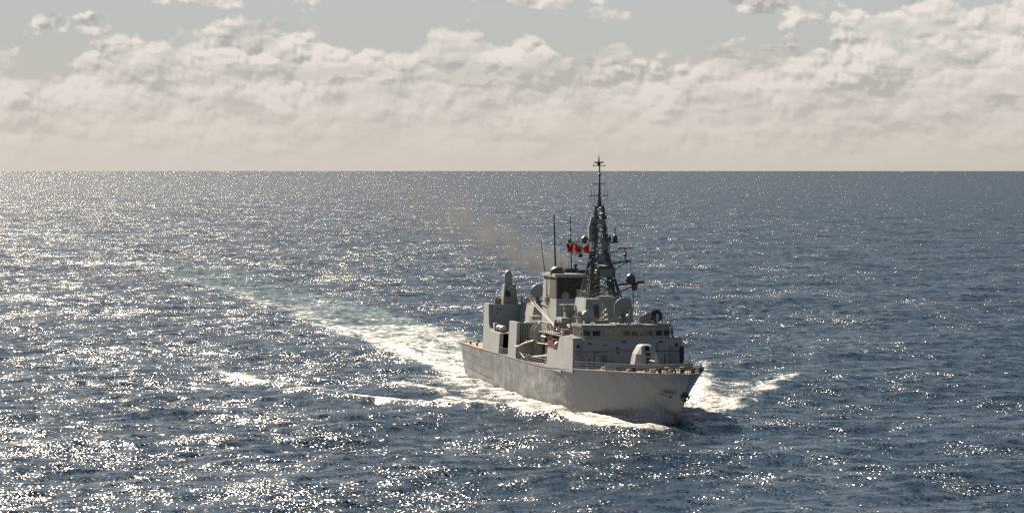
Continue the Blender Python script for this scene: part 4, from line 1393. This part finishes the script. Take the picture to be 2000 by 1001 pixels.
for k in range(9):                                            # flaked mooring ropes
    b = MB()
    s, y_ = rnd.uniform(-3.5, 12), rnd.choice((-1, 1)) * rnd.uniform(.6, 3.4)
    if abs(y_) > deck_w(s) - .8:
        y_ *= .5
    for j in range(2):
        b.path([(s + (.55 - .12 * j) * math.cos(a_), y_ + (.42 - .1 * j) * math.sin(a_), deck_z(s) + .1 + .11 * j) for a_ in np.linspace(0, 2 * math.pi, 13)], .09, 5)
    b.build('rope_coil', 'rope', ship)
b = MB()
b.tube((-6.6, 0, 7.5), (-6.9, 0, 10.0), .05); b.tube((-6.7, 0, 8.4), (-5.4, .0, 7.5), .035)
b.build('jackstaff', 'grey2', ship)

# ================================================================== things carried by the ship
# rigid boat in its cradle
BO = (66.4, -7.0, 7.0)
boat = thing('rigid_boat', 'dark rigid inflatable boat with pale collar in cradle behind the tall grey screen', 'boat', BO)
def rib_sec(f):
    """f 0 stern .. 1 bow: s offset, half beam, keel z, sheer z"""
    s = 4.0 - 8.2 * f
    wb = 1.2 * (1 - max(0, (f - .55) / .45) ** 2.2)
    return s, wb, -.85 + 1.0 * max(0, f - .55) ** 1.3 * 2.2, .30 + 1.25 * f ** 1.7
b = MB(BO)
pts, fs = [], []
for i in range(15):
    s, wb, kz, sz = rib_sec(i / 14)
    for y_, z in ((-wb, sz), (-wb * .8, (kz + sz) / 2 - .1), (0, kz), (wb * .8, (kz + sz) / 2 - .1), (wb, sz)):
        pts.append((BO[0] + s, BO[1] + y_, BO[2] + z))
for i in range(14):
    for k in range(4):
        a = i * 5 + k
        fs.append((a, a + 5, a + 6, a + 1))
    fs.append((i * 5, i * 5 + 4, i * 5 + 9, i * 5 + 5))
fs.append((0, 1, 2, 3, 4))
b._add(pts, fs)
b.build('hull', 'boat', boat, smooth=True)
b = MB(BO)
pl = []
for sg in (-1, 1):
    q_ = [(BO[0] + rib_sec(i / 14)[0], BO[1] + sg * rib_sec(i / 14)[1], BO[2] + rib_sec(i / 14)[3] + .05) for i in range(15)]
    b.path(q_, .19, 9)
b.build('collar', 'rubber', boat, smooth=True)
b = MB(BO)
b.plan([(BO[0] + .2, BO[1] - .4), (BO[0] + 1.0, BO[1] - .4), (BO[0] + 1.0, BO[1] + .4), (BO[0] + .2, BO[1] + .4)], BO[2] + .4, BO[2] + 1.5,
       [(BO[0] + .5, BO[1] - .35), (BO[0] + .9, BO[1] - .35), (BO[0] + .9, BO[1] + .35), (BO[0] + .5, BO[1] + .35)])
b.build('console', 'boat', boat)
b = MB(BO)
b.box(BO[0] + 1.4, BO[0] + 2.4, BO[1] - .35, BO[1] + .35, BO[2] + .4, BO[2] + 1.0)
b.build('seat', 'canvas', boat)
b = MB(BO)
b.plan([(BO[0] + 3.5, BO[1] - .4), (BO[0] + 4.2, BO[1] - .4), (BO[0] + 4.2, BO[1] + .4), (BO[0] + 3.5, BO[1] + .4)], BO[2] - .2, BO[2] + 1.2)
b.build('engine', 'black', boat)
for s in (64.4, 68.6):
    b = MB()
    b.hexa([(s - .2, -7.6, 5.5), (s + .2, -7.6, 5.5), (s + .2, -6.2, 5.5), (s - .2, -6.2, 5.5)], [(s - .12, -7.7, 6.5), (s + .12, -7.7, 6.5), (s + .12, -6.2, 6.5), (s - .12, -6.2, 6.5)])
    b.tube((s, -6.0, 5.5), (s, -5.9, 8.2), .1)
    b.build('boat_cradle', 'grey2', ship)

# life rafts and locker on the hangar ledge
for k, (s, lab) in enumerate([(90.6, 'white life raft canister on the hangar ledge, beside the white locker'), (88.0, 'white life raft canister on the hangar ledge, with the boat screen just ahead')]):
    at = (s, -6.9, 8.72)
    t_ = thing('life_raft', lab, 'life raft', at, 'life raft canisters on the hangar ledge')
    b = MB(at)
    b.lathe((s - .95, -6.9, 9.32), (1, 0, 0), [(0, .08), (.08, .36), (.25, .47), (.92, .48), (.95, .51), (1.0, .48), (1.65, .47), (1.82, .36), (1.9, .08)], 16)
    b.build('canister', 'white', t_, smooth=True)
    b = MB(at)
    for ds in (-.5, .5):
        b.lathe((s + ds - .04, -6.9, 9.32), (1, 0, 0), [(0, .5), (.08, .5)], 16)
        b.box(s + ds - .08, s + ds + .08, -7.3, -6.5, 8.72, 8.95)
    b.build('cradle', 'dark', t_)
at = (92.9, -7.0, 8.72)
t_ = thing('locker', 'small white locker with dark door on the hangar ledge', 'locker', at)
b = MB(at)
b.box(92.3, 93.5, -7.4, -6.6, 8.72, 10.0)
b.build('body', 'white', t_)
b = MB(at)
b.box(92.24, 92.32, -7.25, -6.75, 8.95, 9.8)
b.build('door', 'dark', t_)

# flag on the starboard yard, with the black signal ball under it
fl_m, n_, b_, co = new_mat('flag_cloth')
ux = n_.t.nodes.new('ShaderNodeUVMap').outputs[0]
u_, v_, _z = n_.sep(ux)
uc = n_.m('ABSOLUTE', n_.m('SUBTRACT', u_, .5))
vc = n_.m('SUBTRACT', v_, .5)
rr_ = n_.m('SQRT', n_.m('ADD', n_.m('POWER', uc, 2.0), n_.m('POWER', n_.m('MULTIPLY', vc, .6), 2.0)))
an_ = n_.m('ARCTAN2', n_.m('MULTIPLY', vc, .6), uc)
leaf = n_.m('LESS_THAN', rr_, n_.m('MULTIPLY_ADD', n_.m('ABSOLUTE', n_.m('SINE', n_.m('MULTIPLY', an_, 4.0))), .08, .11))
red_ = n_.m('MAXIMUM', n_.m('GREATER_THAN', uc, .25), leaf)
n_.put(b_.inputs['Base Color'], n_.mix(red_, (.68, .66, .63), (.40, .013, .018)))
b_.inputs['Roughness'].default_value = .85
tr_ = n_.t.nodes.new('ShaderNodeBsdfTranslucent')
n_.put(tr_.inputs[0], n_.mix(red_, (.68, .66, .63), (.40, .013, .018)))
mx_ = n_.t.nodes.new('ShaderNodeMixShader')
mx_.inputs[0].default_value = .42
n_.l.new(b_.outputs[0], mx_.inputs[1]); n_.l.new(tr_.outputs[0], mx_.inputs[2])
n_.l.new(mx_.outputs[0], [q for q in n_.n if q.type == 'OUTPUT_MATERIAL'][0].inputs['Surface'])
fm_ = bpy.data.meshes.new('flag')
NU, NV = 40, 16
vs_, uv_, fs = [], [], []
p_h = Vector((49.2, -1.5, 22.9))
for i in range(NU + 1):
    for j in range(NV + 1):
        u, v = i / NU, j / NV
        y_ = -1.35 - 3.0 * u
        z = 21.75 + 1.5 * v * (1 - .25 * math.sin(u * 5.5) ** 2) + .20 * math.sin(u * 8 + v * 2.6) - .3 * u * (1 - v) + .45 * u
        s = 49.3 + 1.5 * u + .42 * math.sin(u * 12 + v * 3.0) * (.35 + .6 * u)
        vs_.append((-(s - 49.2), y_ + 1.35, z - 21.9)); uv_.append((u, v))
for i in range(NU):
    for j in range(NV):
        a = i * (NV + 1) + j
        fs.append((a, a + NV + 1, a + NV + 2, a + 1))
fm_.from_pydata(vs_, [], fs)
ul = fm_.uv_layers.new(name='UVMap')
for lp in fm_.loops:
    ul.data[lp.index].uv = uv_[lp.vertex_index]
fm_.polygons.foreach_set('use_smooth', [True] * len(fs))
fm_.materials.append(fl_m)
fo_ = bpy.data.objects.new('flag', fm_)
COL.objects.link(fo_)
sol = fo_.modifiers.new('thickness', 'SOLIDIFY')
sol.thickness = .012
fo_.location = ship_point(49.2, -1.35, 21.9)
fo_.rotation_euler = (0, 0, SHIP_ROT)
fo_['label'] = 'red and white flag with red leaf flying from the mast'
fo_['category'] = 'flag'
at = (48.4, -2.85, 21.55)
b = MB(at)
b.ball((48.4, -2.85, 21.55), .32, 14)
b.tube((48.4, -2.85, 21.8), (48.5, -2.8, 22.7), .02, n=4)
o_ = b.build('signal_ball', 'black', None, smooth=True)
o_.location = ship_point(*at); o_.rotation_euler = (0, 0, SHIP_ROT)
o_['label'] = 'black round signal ball hanging below the flag'; o_['category'] = 'signal ball'

# ------------------------------------------------------------------ people
def person(at, yaw, top, label, group=None, arm=0.3, lean=0.0, legs='navy', hat=None):
    """standing figure grown from one skeleton; yaw turns it about the vertical (0 = facing the bow)"""
    P, E = [], []
    def v(x, y, z, r, par=None):
        P.append(((x, y, z), r))
        if par is not None:
            E.append((par, len(P) - 1))
        return len(P) - 1
    pel = v(0, 0, .95, .15)
    wa = v(.02 + lean * .1, 0, 1.14, .135, pel)
    ch = v(.01 + lean * .25, 0, 1.34, .165, wa)
    nk = v(lean * .35, 0, 1.50, .065, ch)
    h1 = v(.02 + lean * .38, 0, 1.60, .088, nk)
    v(.03 + lean * .4, 0, 1.74, .085, h1)
    v(.12 + lean * .4, 0, 1.64, .018, h1)
    for sg in (-1, 1):
        sh = v(lean * .3, sg * .19, 1.42, .068, ch)
        el = v(.05 + arm * .12, sg * .27, 1.15, .048, sh)
        wr = v(.12 + arm * .5, sg * (.25 - arm * .15), 1.0 + arm * .35, .034, el)
        pm = v(.16 + arm * .55, sg * (.245 - arm * .17), .95 + arm * .38, .036, wr)
        for k, (dy, ln) in enumerate([(-.03, .085), (-.01, .10), (.01, .095), (.03, .075)]):
            f1 = v(.18 + arm * .6, sg * (.245 - arm * .17) + dy, .95 + arm * .38 - ln * .6, .009, pm)
            v(.20 + arm * .6, sg * (.245 - arm * .17) + dy, .95 + arm * .38 - ln, .008, f1)
        v(.21 + arm * .5, sg * (.19 - arm * .17), .95 + arm * .36, .010, pm)
        hp = v(0, sg * .10, .88, .105, pel)
        kn = v(.03, sg * .12, .49, .072, hp)
        an = v(-.02, sg * .13, .09, .05, kn)
        v(.15, sg * .14, .045, .04, an)
    mm = bpy.data.meshes.new('body')
    mm.from_pydata([p[0] for p in P], E, [])
    ob = bpy.data.objects.new('tmp_body', mm)
    COL.objects.link(ob)
    sk = ob.modifiers.new('skin', 'SKIN')
    for i, dat in enumerate(mm.skin_vertices[0].data):
        dat.radius = (P[i][1], P[i][1])
        dat.use_root = (i == 0)
    ss = ob.modifiers.new('sub', 'SUBSURF')
    ss.levels = 1; ss.render_levels = 1
    dg = bpy.context.evaluated_depsgraph_get()
    ev = bpy.data.meshes.new_from_object(ob.evaluated_get(dg))
    bpy.data.objects.remove(ob, do_unlink=True)
    for k_ in (top, legs, 'skin'):
        ev.materials.append(M[k_])
    for pg in ev.polygons:
        c = pg.center
        pg.material_index = 2 if c.z > 1.53 or (abs(c.y) > .1 and c.x > .1 + arm * .45 and .7 < c.z < 1.4) else (1 if c.z < .97 else 0)
        pg.use_smooth = True
    o_ = bpy.data.objects.new('person', ev)
    COL.objects.link(o_)
    o_.location = ship_point(*at)
    o_.rotation_euler = (0, 0, SHIP_ROT + yaw)
    o_['label'] = label; o_['category'] = 'person'
    if group:
        o_['group'] = group
    hb = MB()
    hb.lathe((-lean * .4 - .03, 0, 1.70), (0, 0, 1), [(0, .10), (.06, .108), (.12, .08), (.15, .02)], 12)
    hb.build('cap', hat or 'navy', o_, smooth=True)
    return o_
grp = None
person((47.4, -6.6, 10.4), .2, 'navy', 'person in dark clothing on the upper deck, just behind the bridge wing rail', arm=.5)
person((48.0, -6.0, 10.4), -.5, 'navy', 'person in dark clothing standing between two others on the upper deck', arm=.2)
person((48.6, -6.6, 10.4), .8, 'navy', 'person in dark clothing on the upper deck against the pale locker', arm=.3)
person((32.6, 7.0, 10.3), .3, 'shirt', 'person in pale top and cap on the far bridge wing', arm=.6, hat='white')
person((62.9 + 1.2, -.3, 18.45), .1, 'black', 'person in black standing on top of the funnel', arm=.2, legs='black', hat='black')

# ================================================================== exhaust smoke and bow spray
A0, A1 = ship_point(69.6, .1, 18.7), ship_point(236.0, -1.5, 29.8)
ax_ = (A1 - A0)
LEN = ax_.length
ax_.normalize()
side_v = Vector((0, 0, 1)).cross(ax_).normalized()
up_v = ax_.cross(side_v)
rows, fs, pts = 26, [], []
def plume_r(x):
    return 1.3 + .036 * x + 1.5 * (1 - math.exp(-x / 14))
for i in range(rows):
    x = LEN * i / (rows - 1)
    for k in range(14):
        a_ = 2 * math.pi * k / 14
        rr = plume_r(x) * 1.25
        pts.append((x - .6, rr * math.cos(a_), rr * math.sin(a_)))
for i in range(rows - 1):
    for k in range(14):
        j = (k + 1) % 14
        fs.append((i * 14 + k, i * 14 + j, (i + 1) * 14 + j, (i + 1) * 14 + k))
fs.append(tuple(range(14))[::-1]); fs.append(tuple(range((rows - 1) * 14, rows * 14)))
pm_ = bpy.data.meshes.new('smoke_plume')
pm_.from_pydata(pts, [], fs)
bm = bmesh.new(); bm.from_mesh(pm_); bmesh.ops.recalc_face_normals(bm, faces=bm.faces); bm.to_mesh(pm_); bm.free()
smoke = bpy.data.objects.new('smoke_plume', pm_)
COL.objects.link(smoke)
smoke.matrix_world = Matrix.Translation(A0) @ Matrix((ax_, side_v, up_v)).transposed().to_4x4()
smoke['kind'] = 'stuff'
smoke['label'] = 'thin brownish smoke drifting aft from the funnel'
smoke['category'] = 'smoke'
sm = bpy.data.materials.new('smoke')
sm.use_nodes = True
_t = sm.node_tree
_t.nodes.clear()
k = NT(_t)
tcs = _t.nodes.new('ShaderNodeTexCoord').outputs['Object']
wob = k.vm('SUBTRACT', k.noise(tcs, .16, 2, .5, color=True), (.5, .5, .5))
pw = k.vm('ADD', tcs, k.vm('SCALE', wob, s=5.0))
X_, Y_, Z_ = k.sep(pw)
xx, _y, _z2 = k.sep(tcs)
rad = k.m('ADD', 2.6, k.m('MULTIPLY', xx, .034))
rr = k.m('DIVIDE', k.m('SQRT', k.m('ADD', k.m('POWER', Y_, 2.0), k.m('POWER', Z_, 2.0))), rad)
body = k.mr(rr, 1.0, .15)
puff = k.mr(k.noise(k.vm('MULTIPLY', tcs, (.7, 1.0, 1.0)), .30, 4, .6), .42, .66)
fadex = k.m('MULTIPLY', k.mr(xx, -.6, 3.0), k.m('POWER', k.mr(xx, 0., LEN * .98, 1.0, 0.0, 'LINEAR'), 2.0))
den = k.m('MULTIPLY', k.m('MULTIPLY', body, puff), k.m('MULTIPLY', fadex, .46))
pv_ = _t.nodes.new('ShaderNodeVolumePrincipled')
pv_.inputs['Color'].default_value = (.17, .182, .205, 1)
pv_.inputs['Anisotropy'].default_value = .25
_t.links.new(den, pv_.inputs['Density'])
om_ = _t.nodes.new('ShaderNodeOutputMaterial')
_t.links.new(pv_.outputs[0], om_.inputs['Volume'])
pm_.materials.append(sm)
scene.cycles.volume_step_rate = .25
scene.cycles.volume_preview_step_rate = .25
scene.cycles.volume_max_steps = 128

rng = np.random.default_rng(12)
dv, df = [], []
def drop(c, r):
    b0 = len(dv)
    for d_ in ((1, 0, 0), (-1, 0, 0), (0, 1, 0), (0, -1, 0), (0, 0, 1), (0, 0, -1)):
        dv.append((c[0] + d_[0] * r, c[1] + d_[1] * r, c[2] + d_[2] * r))
    for a_, b_2, c_ in ((0, 2, 4), (2, 1, 4), (1, 3, 4), (3, 0, 4), (2, 0, 5), (1, 2, 5), (3, 1, 5), (0, 3, 5)):
        df.append((b0 + a_, b0 + b_2, b0 + c_))
for sg, n_d in ((-1, 9000), (1, 4000)):
    for _ in range(n_d):
        s_ = rng.gamma(2.2, 2.1) - .8
        hgt = (1.0 + 1.9 * math.exp(-((s_ - 4.2) / 3.0) ** 2)) * rng.random() ** 1.7
        out = abs(rng.normal(0, .55 + .06 * max(s_, 0))) + .05 + .35 * hgt * .5
        if rng.random() < .3:
            out += rng.random() * 1.8
        y_ = sg * (float(np.interp(max(s_, 0), WL_D, WL_W)) + out + .16 * hgt)
        drop((-s_, y_, .45 + hgt), .016 + .045 * rng.random() ** 2)
sp = bpy.data.meshes.new('bow_spray')
sp.from_pydata(dv, [], df)
spm, n_, b_, co = new_mat('spray_water')
b_.inputs['Base Color'].default_value = (.72, .75, .78, 1)
b_.inputs['Roughness'].default_value = .4
sp.materials.append(spm)
spo = bpy.data.objects.new('bow_spray', sp)
COL.objects.link(spo)
spo.location = SHIP_AT
spo.rotation_euler = (0, 0, SHIP_ROT)
spo['kind'] = 'stuff'
spo['label'] = 'fine white spray thrown up around the bow'
spo['category'] = 'spray'
